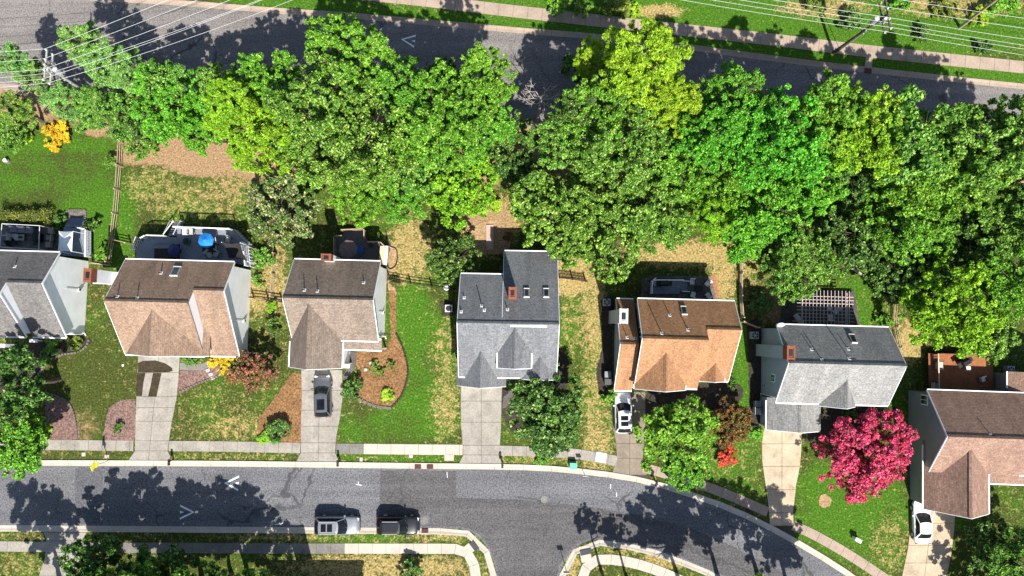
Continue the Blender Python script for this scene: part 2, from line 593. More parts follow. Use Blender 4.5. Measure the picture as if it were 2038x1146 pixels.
# wooded belt: leaf litter
put(soil, 1000, 220, 1300, 150, 0.85, 0.15); put(dry, 1000, 220, 1300, 150, 0.1, 0.15)
for b in [(110, 360, 150, 110, .5, 0.0, 0), (200, 430, 60, 60, 1.0, .05, 0), (50, 420, 70, 40, .3, 0, 0),
          (380, 310, 130, 35, .3, .5, .95), (470, 320, 60, 40, .3, .5, .95), (300, 370, 60, 40, .5, .42, 0), (400, 400, 100, 40, .55, .45, .1), (460, 370, 40, 30, .5, .5, .4),
          (232, 480, 30, 60, .9, .2, 0), (225, 570, 40, 30, .3, .3, 0), (520, 590, 50, 40, .3, .6, .2), (545, 560, 25, 80, .3, .6, .1),
          (815, 500, 45, 70, .5, .62, .1), (820, 640, 45, 70, 1.0, .18, 0), (820, 780, 45, 90, .72, .15, 0), (770, 850, 90, 30, .62, .12, 0),
          (540, 690, 40, 70, .25, .3, 0), (430, 820, 95, 60, .35, .3, .0), (470, 850, 60, 25, .4, .48, .0), (360, 850, 30, 40, .25, .3, 0),
          (180, 770, 80, 100, .1, .15, .1), (165, 850, 40, 40, .15, .2, .45), (130, 900, 120, 10, .2, .3, 0),
          (885, 700, 28, 60, .7, .45, 0), (885, 810, 30, 60, .7, .5, 0), (975, 440, 60, 50, .3, .8, .6), (960, 480, 40, 30, .3, .7, .7),
          (1135, 540, 40, 40, .3, .75, .1), (1140, 640, 25, 70, .7, .4, 0), (1185, 620, 25, 110, .6, .62, 0), (1185, 800, 30, 90, .6, .5, 0), (1130, 560, 40, 25, .3, .85, .1),
          (1360, 505, 110, 25, .4, .75, .2), (1440, 540, 25, 60, .5, .7, .1), (1490, 540, 25, 60, .6, .5, .1),
          (1478, 740, 20, 100, 1.0, .15, 0), (1440, 900, 70, 60, .8, .3, 0), (1570, 600, 80, 60, .2, .2, .6), (1710, 600, 40, 50, .9, .2, 0),
          (1800, 680, 40, 40, .3, .85, .1), (1780, 620, 20, 60, .5, .4, .4),
          (1690, 1010, 110, 90, .95, .15, 0), (1770, 1080, 40, 60, .6, .4, 0), (1780, 830, 18, 60, 1.0, .1, 0), (1920, 1040, 50, 30, .9, .2, 0), (1960, 1100, 90, 60, .3, .2, .2),
          (470, 908, 130, 9, .4, .4, 0), (790, 912, 120, 10, .8, .3, 0), (1060, 915, 70, 12, .6, .45, 0), (1190, 925, 40, 12, .5, .55, 0), (1190, 880, 30, 30, .5, .6, .2),
          (1450, 985, 80, 20, .7, .3, 0), (60, 1067, 80, 9, .2, .35, 0), (300, 1068, 160, 9, .2, .3, 0), (560, 1070, 110, 10, .3, .5, 0), (760, 1070, 120, 10, .6, .35, 0), (880, 1070, 60, 10, .5, .5, 0),
          (760, 1130, 190, 28, .25, .62, .1), (50, 1125, 60, 25, .5, .4, 0), (300, 1125, 200, 25, .2, .2, 0), (960, 1130, 12, 25, .6, .4, 0), (1140, 1125, 15, 25, .5, .6, 0), (1270, 1095, 80, 10, .4, .5, 0), (1330, 1115, 50, 15, .4, .65, 0),
          (1300, 10, 500, 30, 1.0, .2, 0), (1800, 60, 300, 50, 1.0, .15, 0), (1450, 45, 500, 45, 1.0, .12, 0), (1900, 10, 140, 25, .6, .55, .25), (1310, 22, 50, 14, .5, .75, .2), (1640, 15, 90, 20, .6, .6, .1),
          (700, 25, 200, 25, .6, .25, 0), (510, 3, 80, 10, .8, .2, 0), (190, 258, 20, 12, .2, .6, .9), (130, 290, 100, 15, .8, .1, 0)]:
    put(lush, *b[:4], b[4]); put(dry, *b[:4], b[5]); put(soil, *b[:4], b[6])

for u_ in range(560, 2300, 40):      # mown verge along the upper road
    v_ = 26 + (u_ - 540) * 0.1005 - 17
    put(lush, u_, v_, 40, 17, 1.0); put(dry, u_, v_, 40, 17, .12); put(soil, u_, v_, 40, 17, 0)
me = bpy.data.meshes.new('ground')
vv = np.stack([GX.ravel(), GY.ravel(), np.zeros(nx * ny)], 1)
ii, jj = np.meshgrid(np.arange(nx - 1), np.arange(ny - 1))
a0 = (jj * nx + ii).ravel()
ff = np.stack([a0, a0 + 1, a0 + nx + 1, a0 + nx], 1)


def fast_mesh(me, verts, quads):
    me.vertices.add(len(verts))
    me.vertices.foreach_set('co', np.asarray(verts, dtype=np.float32).ravel())
    me.loops.add(quads.size)
    me.loops.foreach_set('vertex_index', quads.ravel().astype(np.int32))
    me.polygons.add(len(quads))
    me.polygons.foreach_set('loop_start', np.arange(0, quads.size, quads.shape[1], dtype=np.int32))
    me.update(calc_edges=True)
    return me


fast_mesh(me, vv, ff)
for nm, arr in (('lush', lush), ('dry', dry), ('soil', soil)):
    at = me.attributes.new(nm, 'FLOAT', 'POINT')
    at.data.foreach_set('value', arr.ravel().astype(np.float32))
m, t, b = nt('lawn')
v = wcoord(t)
A = {}
for nm in ('lush', 'dry', 'soil'):
    n = t.nodes.new('ShaderNodeAttribute')
    n.attribute_name = nm
    A[nm] = n.outputs['Fac']
n_f = noise(t, v, 5.0, 3, 0.75)
n_m = noise(t, v, 1.5, 5, 0.75)
n_b = noise(t, v, 0.3, 5, 0.65)
olive = ramp(t, [(0.3, (0.018, 0.028, 0.007)), (0.5, (0.045, 0.06, 0.013)), (0.7, (0.10, 0.105, 0.03))], n_f)
vivid = ramp(t, [(0.3, (0.016, 0.058, 0.005)), (0.5, (0.045, 0.12, 0.009)), (0.7, (0.105, 0.195, 0.026))], n_f)
straw = ramp(t, [(0.3, (0.13, 0.095, 0.03)), (0.5, (0.29, 0.215, 0.08)), (0.7, (0.5, 0.40, 0.19))], n_f)
earth = ramp(t, [(0.3, (0.13, 0.075, 0.035)), (0.5, (0.27, 0.175, 0.095)), (0.7, (0.40, 0.28, 0.165))], n_f)


def thresh(t, a, nz, k, w, mean=0.5):
    """soft threshold of attribute + broken noise"""
    s1 = t.nodes.new('ShaderNodeMath'); s1.operation = 'MULTIPLY_ADD'
    s1.inputs[1].default_value = k
    t.links.new(nz, s1.inputs[0])
    t.links.new(a, s1.inputs[2])
    mr = t.nodes.new('ShaderNodeMapRange')
    mr.interpolation_type = 'SMOOTHSTEP'
    mr.inputs['From Min'].default_value = 0.5 + k * mean - w
    mr.inputs['From Max'].default_value = 0.5 + k * mean + w
    t.links.new(s1.outputs[0], mr.inputs['Value'])
    return mr.outputs[0]


def addn(t, a, b_, ka):
    s1 = t.nodes.new('ShaderNodeMath'); s1.operation = 'MULTIPLY_ADD'
    s1.inputs[1].default_value = ka
    t.links.new(a, s1.inputs[0]); t.links.new(b_, s1.inputs[2])
    return s1.outputs[0]


c = mixc(t, thresh(t, A['lush'], addn(t, n_m, n_b, 0.6), 1.6, 0.4, 0.8), olive.outputs[0], vivid.outputs[0])
c = mixc(t, thresh(t, A['dry'], addn(t, n_f, n_m, 0.45), 1.8, 0.24, 0.725), c, straw.outputs[0])
c = mixc(t, thresh(t, A['soil'], n_m, 1.0, 0.2), c, earth.outputs[0])
t.links.new(c, b.inputs['Base Color'])
b.inputs['Roughness'].default_value = 1.0
b.inputs['Specular IOR Level'].default_value = 0.05
bump(t, b, n_f, 0.9, 0.09)
me.materials.append(m)
struct(link('ground', me))


# ---------------------------------------------------------------- paved sheets
def px_poly(pts, z=0.0):
    return [P(u_, v_, z) for u_, v_ in pts]


def sheet(name, pts, z, mat, parent=None, thick=None):
    """flat paved sheet outlined by survey points; a thin slab when thick is given"""
    poly = px_poly(pts, 0.0)
    mb = MB()
    mb.prism([(p.x, p.y) for p in poly], z - (thick or 0.02), z)
    return mb.build(name, mat, parent)


def resample(pts, step):
    out = [Vector(pts[0])]
    acc = 0.0
    for a, b_ in zip(pts[:-1], pts[1:]):
        a, b_ = Vector(a), Vector(b_)
        L = (b_ - a).length
        d = step - acc
        while d <= L:
            out.append(a + (b_ - a) * (d / L))
            d += step
        acc = (acc + L) % step if L >= 1e-9 else acc
        acc = L - (d - step)
    if (out[-1] - Vector(pts[-1])).length > 0.15:
        out.append(Vector(pts[-1]))
    return out


def smooth_px(pts, n=6):
    """Catmull-Rom through survey points, on the ground"""
    q = [P(*p) for p in pts]
    out = []
    for i in range(len(q) - 1):
        p0, p1, p2, p3 = q[max(i - 1, 0)], q[i], q[i + 1], q[min(i + 2, len(q) - 1)]
        for k in range(n):
            s_ = k / n
            out.append(0.5 * ((2 * p1) + (p2 - p0) * s_ + (2 * p0 - 5 * p1 + 4 * p2 - p3) * s_ ** 2 + (3 * p1 - p0 - 3 * p2 + p3) * s_ ** 3))
    out.append(q[-1])
    return out


def normals2(line):
    ns = []
    for i in range(len(line)):
        d = line[min(i + 1, len(line) - 1)] - line[max(i - 1, 0)]
        ns.append(Vector((-d.y, d.x, 0)).normalized())
    return ns


def kerb(name, pts, width=0.6, side=1, mat=None, seg=3.0):
    """kerb and gutter along survey points (the road edge); pieces run on side*normal"""
    line = resample(smooth_px(pts), seg)
    ns = normals2(line)
    bed = MB()
    base = None
    root = None
    bedv = []
    for i in range(len(line) - 1):
        a, b_ = line[i], line[i + 1]
        na, nb = ns[i] * side, ns[i + 1] * side
        bed.prism([(a + na * 0.03).to_2d(), (b_ + nb * 0.03).to_2d(), (b_ + nb * (width - 0.03)).to_2d(), (a + na * (width - 0.03)).to_2d()], -0.02, 0.012)
    root = struct(bed.build(name, M_JOINT))
    prof = [(0.0, 0.025), (width * 0.5, 0.034), (width * 0.8, 0.1), (width * 0.97, 0.115), (width, 0.1), (width, -0.02), (0.0, -0.02)]
    for i in range(len(line) - 1):
        a, b_ = line[i], line[i + 1]
        d = (b_ - a)
        g = d.normalized() * 0.012
        mb = MB()
        n = len(prof)
        pts3 = []
        for q, nn in ((a + g, ns[i] * side), (b_ - g, ns[i + 1] * side)):
            for w_, z_ in prof:
                pts3.append((q.x + nn.x * w_, q.y + nn.y * w_, z_))
        fs = [tuple(range(n)), tuple(reversed(range(n, 2 * n)))] + [((k + 1) % n, k, n + k, n + (k + 1) % n) for k in range(n)]
        mb.add(pts3, fs)
        mb.build('kerb_stone', mat or M_CONC_NEW, root)
    return root


def walk(name, pts, width, mat, seg=1.45, mats=None, top=0.05):
    """sidewalk of separate slabs along its centre line"""
    line = resample(smooth_px(pts), seg)
    ns = normals2(line)
    bed = MB()
    h = width / 2
    for i in range(len(line) - 1):
        a, b_ = line[i], line[i + 1]
        bed.prism([(a - ns[i] * (h - .02)).to_2d(), (b_ - ns[i + 1] * (h - .02)).to_2d(), (b_ + ns[i + 1] * (h - .02)).to_2d(), (a + ns[i] * (h - .02)).to_2d()], -0.02, 0.03)
    root = struct(bed.build(name, M_JOINT))
    for i in range(len(line) - 1):
        a, b_ = line[i], line[i + 1]
        g = (b_ - a).normalized() * 0.014
        mb = MB()
        mb.prism([(a + g - ns[i] * h).to_2d(), (b_ - g - ns[i + 1] * h).to_2d(), (b_ - g + ns[i + 1] * h).to_2d(), (a + g + ns[i] * h).to_2d()], -0.01, top + random.uniform(-.004, .004))
        mm = mat
        if mats:
            mm = mats(i, len(line) - 1) or mat
        mb.build('slab', mm, root)
    return root


# lower street
UP_KERB = [(-260, 927), (0, 927), (130, 927), (400, 928), (640, 930.5), (860, 933), (1020, 935), (1110, 939), (1162, 944.5), (1230, 953), (1298, 966.5), (1374, 990), (1450, 1017), (1530, 1055), (1612, 1101), (1692, 1152), (1800, 1235)]
LOW_KERB_L = [(-260, 1043), (0, 1045), (250, 1046.5), (510, 1048.5), (760, 1050), (880, 1051), (916, 1052), (938, 1058), (955, 1070), (970, 1089), (981, 1112), (988, 1136), (990, 1160), (990, 1260)]
LOW_KERB_R = [(1108, 1260), (1109, 1165), (1113, 1146), (1120, 1124), (1134, 1101), (1152, 1084), (1172, 1076), (1192, 1074), (1240, 1079), (1300, 1093), (1350, 1110), (1400, 1130), (1450, 1155), (1560, 1230)]
road_pts = UP_KERB + [(1700, 1300), (1560, 1300)] + LOW_KERB_R[::-1] + LOW_KERB_L[::-1]
struct(sheet('lower_street', road_pts, 0.02, M_ASPHALT, thick=0.04))
patch = [(757, 936), (908, 937), (908, 991), (1020, 994), (1100, 1000), (1200, 1012), (1290, 1030), (1380, 1054), (1460, 1088), (1540, 1130), (1600, 1165), (1650, 1200), (1560, 1215), (1450, 1150), (1350, 1106), (1240, 1075), (1175, 1071), (1150, 1080), (1130, 1098), (1112, 1128), (1106, 1160), (1106, 1255), (992, 1255), (992, 1140), (984, 1112), (972, 1086), (957, 1066), (938, 1054), (916, 1048), (756, 1046)]
struct(sheet('asphalt_patch', patch, 0.026, M_ASPHALT_DARK, thick=0.012))
struct(sheet('asphalt_patch', [(150, 1042), (150, 932), (205, 930), (205, 1043)], 0.0245, grainy('asphalt_seal', (0.095, 0.096, 0.104), 0.4, 0.2, 5.5, 0.3), thick=0.01))
kerb('street_kerb', UP_KERB, 0.62, 1)
kerb('street_kerb', LOW_KERB_L, 0.62, -1)
kerb('street_kerb', LOW_KERB_R, 0.6, -1)

# upper road
TOP_KERB = [(-260, -22), (0, -8), (200, 2), (380, 13), (540, 26), (700, 37), (1020, 65), (1260, 86), (1530, 121), (1730, 145), (2038, 178), (2300, 205)]
low_edge = [(u_, v_ + 175) for u_, v_ in TOP_KERB]
struct(sheet('upper_road', TOP_KERB + low_edge[::-1], 0.02, M_ASPHALT_TOP, thick=0.04))
kerb('upper_road_kerb', TOP_KERB, 0.62, 1, M_CONC_PINK)
kerb('upper_road_kerb', low_edge, 0.62, -1, M_CONC_PINK)
TOP_WALK = [(560, -26), (800, -4), (960, 15), (1020, 22), (1260, 49), (1530, 78), (1730, 102), (2038, 134), (2300, 160)]
walk('upper_sidewalk', TOP_WALK, 1.35, M_CONC_PINK, 1.6)
walk('ramp_walk', [(1731, 110), (1727, 137)], 0.75, M_CONC_PINK, 0.8)

# lower street sidewalks, between the driveways
pale = lambda i, n: M_CONC_NEW if i > 1 else M_CONC_OLD
walk('sidewalk', [(-260, 884), (0, 885), (130, 885.5), (266, 887)], 1.08, M_CONC)
walk('sidewalk', [(336, 887.5), (460, 888.5), (598, 891.5)], 1.08, M_CONC)
walk('sidewalk', [(669, 892.5), (800, 894), (921, 895)], 1.08, M_CONC_NEW, mats=pale)
walk('sidewalk', [(993, 896.5), (1050, 898), (1110, 900), (1160, 905), (1228, 917)], 1.05, M_CONC, mats=lambda i, n: M_PAINT if i == n - 2 and False else None)
walk('sidewalk', [(1280, 930), (1340, 947), (1400, 966), (1460, 989), (1528, 1019)], 1.0, M_CONC, mats=lambda i, n: M_CONC_PINK)
walk('sidewalk', [(1578, 1045), (1620, 1064), (1680, 1098), (1730, 1130), (1800, 1178)], 1.0, M_CONC_PINK)
walk('sidewalk', [(-260, 1085), (0, 1087), (94, 1088)], 1.05, M_CONC)
walk('sidewalk', [(163, 1089), (330, 1090), (525, 1091), (760, 1091.5), (905, 1092), (925, 1096), (938, 1110), (945, 1130), (948, 1160), (948, 1240)], 1.05, M_CONC_OLD, mats=lambda i, n: M_CONC_NEW if i > 18 else None)
walk('sidewalk', [(1156, 1240), (1157, 1160), (1163, 1136), (1176, 1119), (1193, 1113), (1235, 1115), (1285, 1127), (1330, 1144), (1420, 1185)], 1.05, M_CONC_NEW)
walk('corner_ramp', [(926, 1098), (951, 1078)], 1.0, M_CONC_NEW, 0.9)
walk('corner_ramp', [(1168, 1118), (1162, 1086)], 1.1, M_CONC_NEW, 0.9)


def driveway(name, left, right, joints, mid, mat, mats=None):
    """left/right: survey outlines from house to street, same length rows; slabs split at rows and at the middle joint"""
    base = MB()
    pts = px_poly(left) + px_poly(right)[::-1]
    base.prism([(p.x, p.y) for p in pts], -0.02, 0.028)
    root = struct(base.build(name, M_JOINT))

    def lerp_at(side, v_):
        for (u0, v0), (u1, v1) in zip(side[:-1], side[1:]):
            if v0 <= v_ <= v1:
                return u0 + (u1 - u0) * (v_ - v0) / (v1 - v0 + 1e-9)
        return side[-1][0] if v_ > side[-1][1] else side[0][0]
    vs_ = [max(left[0][1], right[0][1])] + joints + [min(left[-1][1], right[-1][1])]
    k = 0
    for a, b_ in zip(vs_[:-1], vs_[1:]):
        steps = [a] + [s_[1] for s_ in sorted(left + right, key=lambda q: q[1]) if a + 2 < s_[1] < b_ - 2] + [b_]
        for half in (0, 1):
            lp, rp = [], []
            for s_ in steps:
                l, r_ = lerp_at(left, s_), lerp_at(right, s_)
                mm = mid(s_)
                lp.append((l if half == 0 else mm + 0.35, s_))
                rp.append((mm - 0.35 if half == 0 else r_, s_))
            lp[0], rp[0] = (lp[0][0], a + .35), (rp[0][0], a + .35)
            lp[-1], rp[-1] = (lp[-1][0], b_ - .35), (rp[-1][0], b_ - .35)
            poly = px_poly(lp) + px_poly(rp)[::-1]
            mb = MB()
            mb.prism([(p.x, p.y) for p in poly], -0.01, 0.05 + random.uniform(-.003, .003))
            mb.build('slab', (mats(k) if mats else None) or mat, root)
            k += 1
    return root


D2 = driveway('driveway', [(276, 706), (274, 740), (272, 790), (270, 850), (269, 897), (256, 916.5)], [(358, 706), (356, 745), (352, 790), (342, 840), (336, 880), (334, 897), (344, 917.5)], [741, 789, 811, 838, 877, 897], lambda s_: 317 - (s_ - 706) * 0.1, M_CONC)
D3 = driveway('driveway', [(600, 736), (601, 790), (599, 850), (599, 901), (589, 920)], [(681, 736), (682, 790), (677, 830), (669, 870), (667, 901), (676, 921)], [777, 816, 848, 881, 901], lambda s_: 637 - (s_ - 736) * 0.02, M_CONC)
D4 = driveway('driveway', [(918, 766), (917, 800), (918, 850), (921, 885), (922, 905), (913, 924)], [(999, 766), (998, 800), (997, 850), (995, 885), (992, 905), (1000, 925)], [798, 840, 886, 905], lambda s_: 958, M_CONC)
D5 = driveway('driveway', [(1218, 780), (1219, 840), (1226, 880), (1228, 915), (1217, 945)], [(1284, 780), (1284, 840), (1280, 900), (1278, 925), (1293, 957)], [815, 855, 882, 912], lambda s_: 1253, grainy('concrete_h5', (0.24, 0.2, 0.155), 0.14, 0.3, 7, 0.5, 0.9, 0.2, stain=(0.12, 0.1, 0.08)))
D6 = driveway('driveway', [(1521, 850), (1516, 880), (1517, 920), (1523, 960), (1530, 1010), (1532, 1046)], [(1596, 852), (1594, 900), (1592, 925), (1584, 965), (1578, 1020), (1580, 1068)], [883, 928, 974, 1020], lambda s_: 1556, M_CONC_WARM)
D7 = driveway('driveway', [(1814, 996), (1812, 1050), (1806, 1095), (1795, 1146), (1788, 1200)], [(1901, 1012), (1898, 1060), (1893, 1100), (1884, 1146), (1880, 1200)], [1041, 1085, 1120, 1160], lambda s_: 1856 - (s_ - 1010) * 0.12, M_CONC_WARM)
D0 = driveway('driveway', [(86, 1057), (92, 1070), (93, 1085), (90, 1110), (78, 1146), (70, 1190)], [(172, 1059), (165, 1072), (162, 1085), (160, 1110), (150, 1146), (146, 1190)], [1076, 1099, 1146], lambda s_: 126, M_CONC)
M_WET = grainy('wet_concrete', (0.05, 0.038, 0.02), 0.3, 0.5, 6, 1.5, 0.5)
for pts in ([(275, 722), (285, 718), (310, 717), (330, 723), (343, 732), (344, 738), (334, 741), (275, 741)],
            [(273, 742), (290, 742), (286, 762), (283, 788), (271, 788)], [(305, 742), (322, 742), (317, 766), (312, 789), (295, 789), (300, 768)]):
    sheet('damp_stain', pts, 0.0565, M_WET, D2, 0.004)


# planting beds
def bed(pts, mat, z=0.03):
    line = resample(smooth_px(pts + [pts[0]], 5)[:-1], .3)
    mb = MB()
    mb.prism([(p.x + random.uniform(-.09, .09), p.y + random.uniform(-.09, .09)) for p in line], -0.02, z)
    return struct(mb.build('mulch_bed', mat))


bed([(358, 738), (388, 735), (420, 727), (455, 735), (430, 750), (395, 763), (357, 782)], M_MULCH_P)
bed([(268, 792), (235, 798), (216, 815), (210, 845), (211, 877), (268, 878)], M_MULCH_P)
bed([(92, 790), (118, 792), (140, 806), (152, 840), (155, 872), (95, 874)], M_MULCH_P)
bed([(600, 744), (580, 743), (560, 775), (535, 805), (516, 832), (514, 862), (530, 881), (597, 881)], M_MULCH_O)
bed([(774, 578), (788, 590), (788, 664), (802, 695), (812, 735), (803, 775), (780, 810), (742, 806), (714, 794), (714, 740), (705, 700), (772, 690)], M_MULCH_O, 0.034)
bed([(774, 490), (788, 488), (792, 515), (786, 535), (774, 560), (790, 580), (774, 592)], M_MULCH_T)
bed([(935, 455), (965, 440), (1010, 440), (1010, 500), (940, 500)], M_MULCH_T)
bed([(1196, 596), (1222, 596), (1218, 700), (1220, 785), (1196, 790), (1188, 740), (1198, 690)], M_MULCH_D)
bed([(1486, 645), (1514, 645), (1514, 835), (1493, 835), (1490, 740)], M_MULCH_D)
bed([(1629, 997), (1634, 985), (1645, 984), (1654, 993), (1652, 1006), (1640, 1011), (1631, 1006)], M_MULCH_T)
bed([(0, 690), (60, 680), (120, 672), (176, 672), (180, 685), (150, 700), (118, 705), (95, 722), (75, 745), (40, 770), (0, 775)], M_MULCH_D)
bed([(1000, 738), (1120, 700), (1128, 780), (1120, 845), (1060, 870), (1010, 850), (998, 800)], M_MULCH_D)
bed([(1290, 775), (1460, 762), (1470, 800), (1400, 830), (1290, 830)], M_MULCH_D)
bed([(1630, 815), (1770, 808), (1775, 830), (1700, 850), (1610, 880), (1606, 860)], M_MULCH_D)
bed([(1480, 1005), (1500, 1000), (1505, 1015), (1490, 1020)], M_MULCH_D)

# H4 front path, H3 front path, H2 side path
sheetM = grainy('path_stone', (0.11, 0.1, 0.09), 0.25, 0.3, 6, 1)
struct(sheet('front_path', [(684, 745), (690, 735), (697, 715), (697, 700), (708, 700), (710, 716), (705, 735), (692, 752), (684, 758)], 0.045, sheetM, thick=0.05))
struct(sheet('front_path', [(1002, 790), (1012, 782), (1015, 745), (1040, 745), (1040, 760), (1026, 775), (1022, 792), (1006, 812), (1000, 812)], 0.045, sheetM, thick=0.05))
struct(sheet('front_path', [(358, 722), (400, 725), (414, 718), (414, 712), (420, 712), (420, 728), (400, 737), (358, 736)], 0.045, M_CONC_OLD, thick=0.05))
struct(sheet('brick_landing', [(1010, 735), (1040, 735), (1040, 755), (1010, 760)], 0.12, M_BRICK, thick=0.14))

# chevrons painted for the speed humps
def chevron(tip, tails, w, z):
    """two strokes from the tip plus a small triangle inside"""
    T = P(*tip)
    A_, B_ = P(*tails[0]), P(*tails[1])
    mid = (A_ + B_) / 2
    mb = MB()
    ax = (mid - T).normalized()
    inner = T + ax * w * 1.5
    for E in (A_, B_):
        inn = E + (mid - E).normalized() * w * 1.0
        mb.prism([T.to_2d(), E.to_2d(), inn.to_2d(), inner.to_2d()], z - .004, z)
    c0 = T + ax * ((mid - T).length * 0.74)
    e0, e1 = mid + (A_ - mid) * 0.2, mid + (B_ - mid) * 0.2
    mb.prism([c0.to_2d(), e0.to_2d(), e1.to_2d()], z - .004, z)
    o = mb.build('chevron_marking', M_PAINT)
    return struct(o)


chevron((446, 961), ((476, 946), (474, 977)), 0.21, 0.032)
chevron((388, 1019), ((359, 1004), (358, 1034)), 0.21, 0.032)
chevron((798, 78), ((828, 69), (824, 95)), 0.21, 0.032)


def manhole(u_, v_, r, mat, label):
    mb = MB().tube(P(u_, v_, .0), P(u_, v_, 0.034), r, r, 20)
    o = thing('manhole_cover', label, 'manhole', P(u_, v_, 0))
    q = MB().tube((0, 0, 0), (0, 0, 0.034), r, r, 22).build('ring', M_ASPHALT, o)
    MB().tube((0, 0, 0.01), (0, 0, 0.04), r * .72, r * .72, 18).build('lid', mat, o)


manhole(845, 1036, 0.52, M_CONC_OLD, 'round manhole cover in the street ahead of the black car')
manhole(1083, 994, 0.5, M_CONC_OLD, 'round manhole cover on the asphalt seam of the curving street')


def grate(u_, v_, w, d, rz, label, mat=M_RUST, group=None):
    o = thing('storm_drain', label, 'drain', P(u_, v_, 0), rz, group)
    MB().box((0, 0, 0.07), (w, d, 0.14)).build('frame', mat, o)
    for k in range(4):
        MB().box((0, -d / 2 + d * (k + .5) / 4, 0.145), (w * .86, d * .11, 0.02)).build('grate_bar', M_IRON, o)


grate(832, 928, 0.68, 0.46, 0, 'left of two rusty storm drain grates in the kerb', M_RUST, 'storm drains')
grate(856, 928, 0.68, 0.46, 0, 'right of two rusty storm drain grates in the kerb', M_RUST, 'storm drains')
grate(846, 1056, 0.7, 0.42, 0, 'rusty storm drain grate in the kerb ahead of the black car', M_RUST, 'storm drains')
grate(1727, 141, 0.75, 0.5, R(-8), 'rusty storm drain grate at the upper road kerb below the utility pole', M_RUST, 'storm drains')


def pad(u_, v_, w, d, rz, label):
    o = thing('tactile_pad', label, 'tactile pad', P(u_, v_, 0.05), rz, 'dark ramp pads at the street corners')
    MB().box((0, 0, 0.045), (w, d, 0.1)).build('mat', plain('tactile_grey', (0.045, 0.046, 0.05), 0.8), o)
    mb = MB()
    for i in range(7):
        for j in range(4):
            mb.box((-w / 2 + w * (i + .5) / 7, -d / 2 + d * (j + .5) / 4, 0.1), (0.03, 0.03, 0.02))
    q = mb.build('dome_grid', M_IRON, o)
    q['kind'] = 'stuff'


pad(944, 1086, 1.05, 0.55, R(-52), 'dark tactile pad on the ramp left of the side street')
pad(1166, 1098, 1.2, 0.55, R(12), 'dark tactile pad on the ramp right of the side street')


# ================================================================== HOUSES
T_ROOF = 0.16


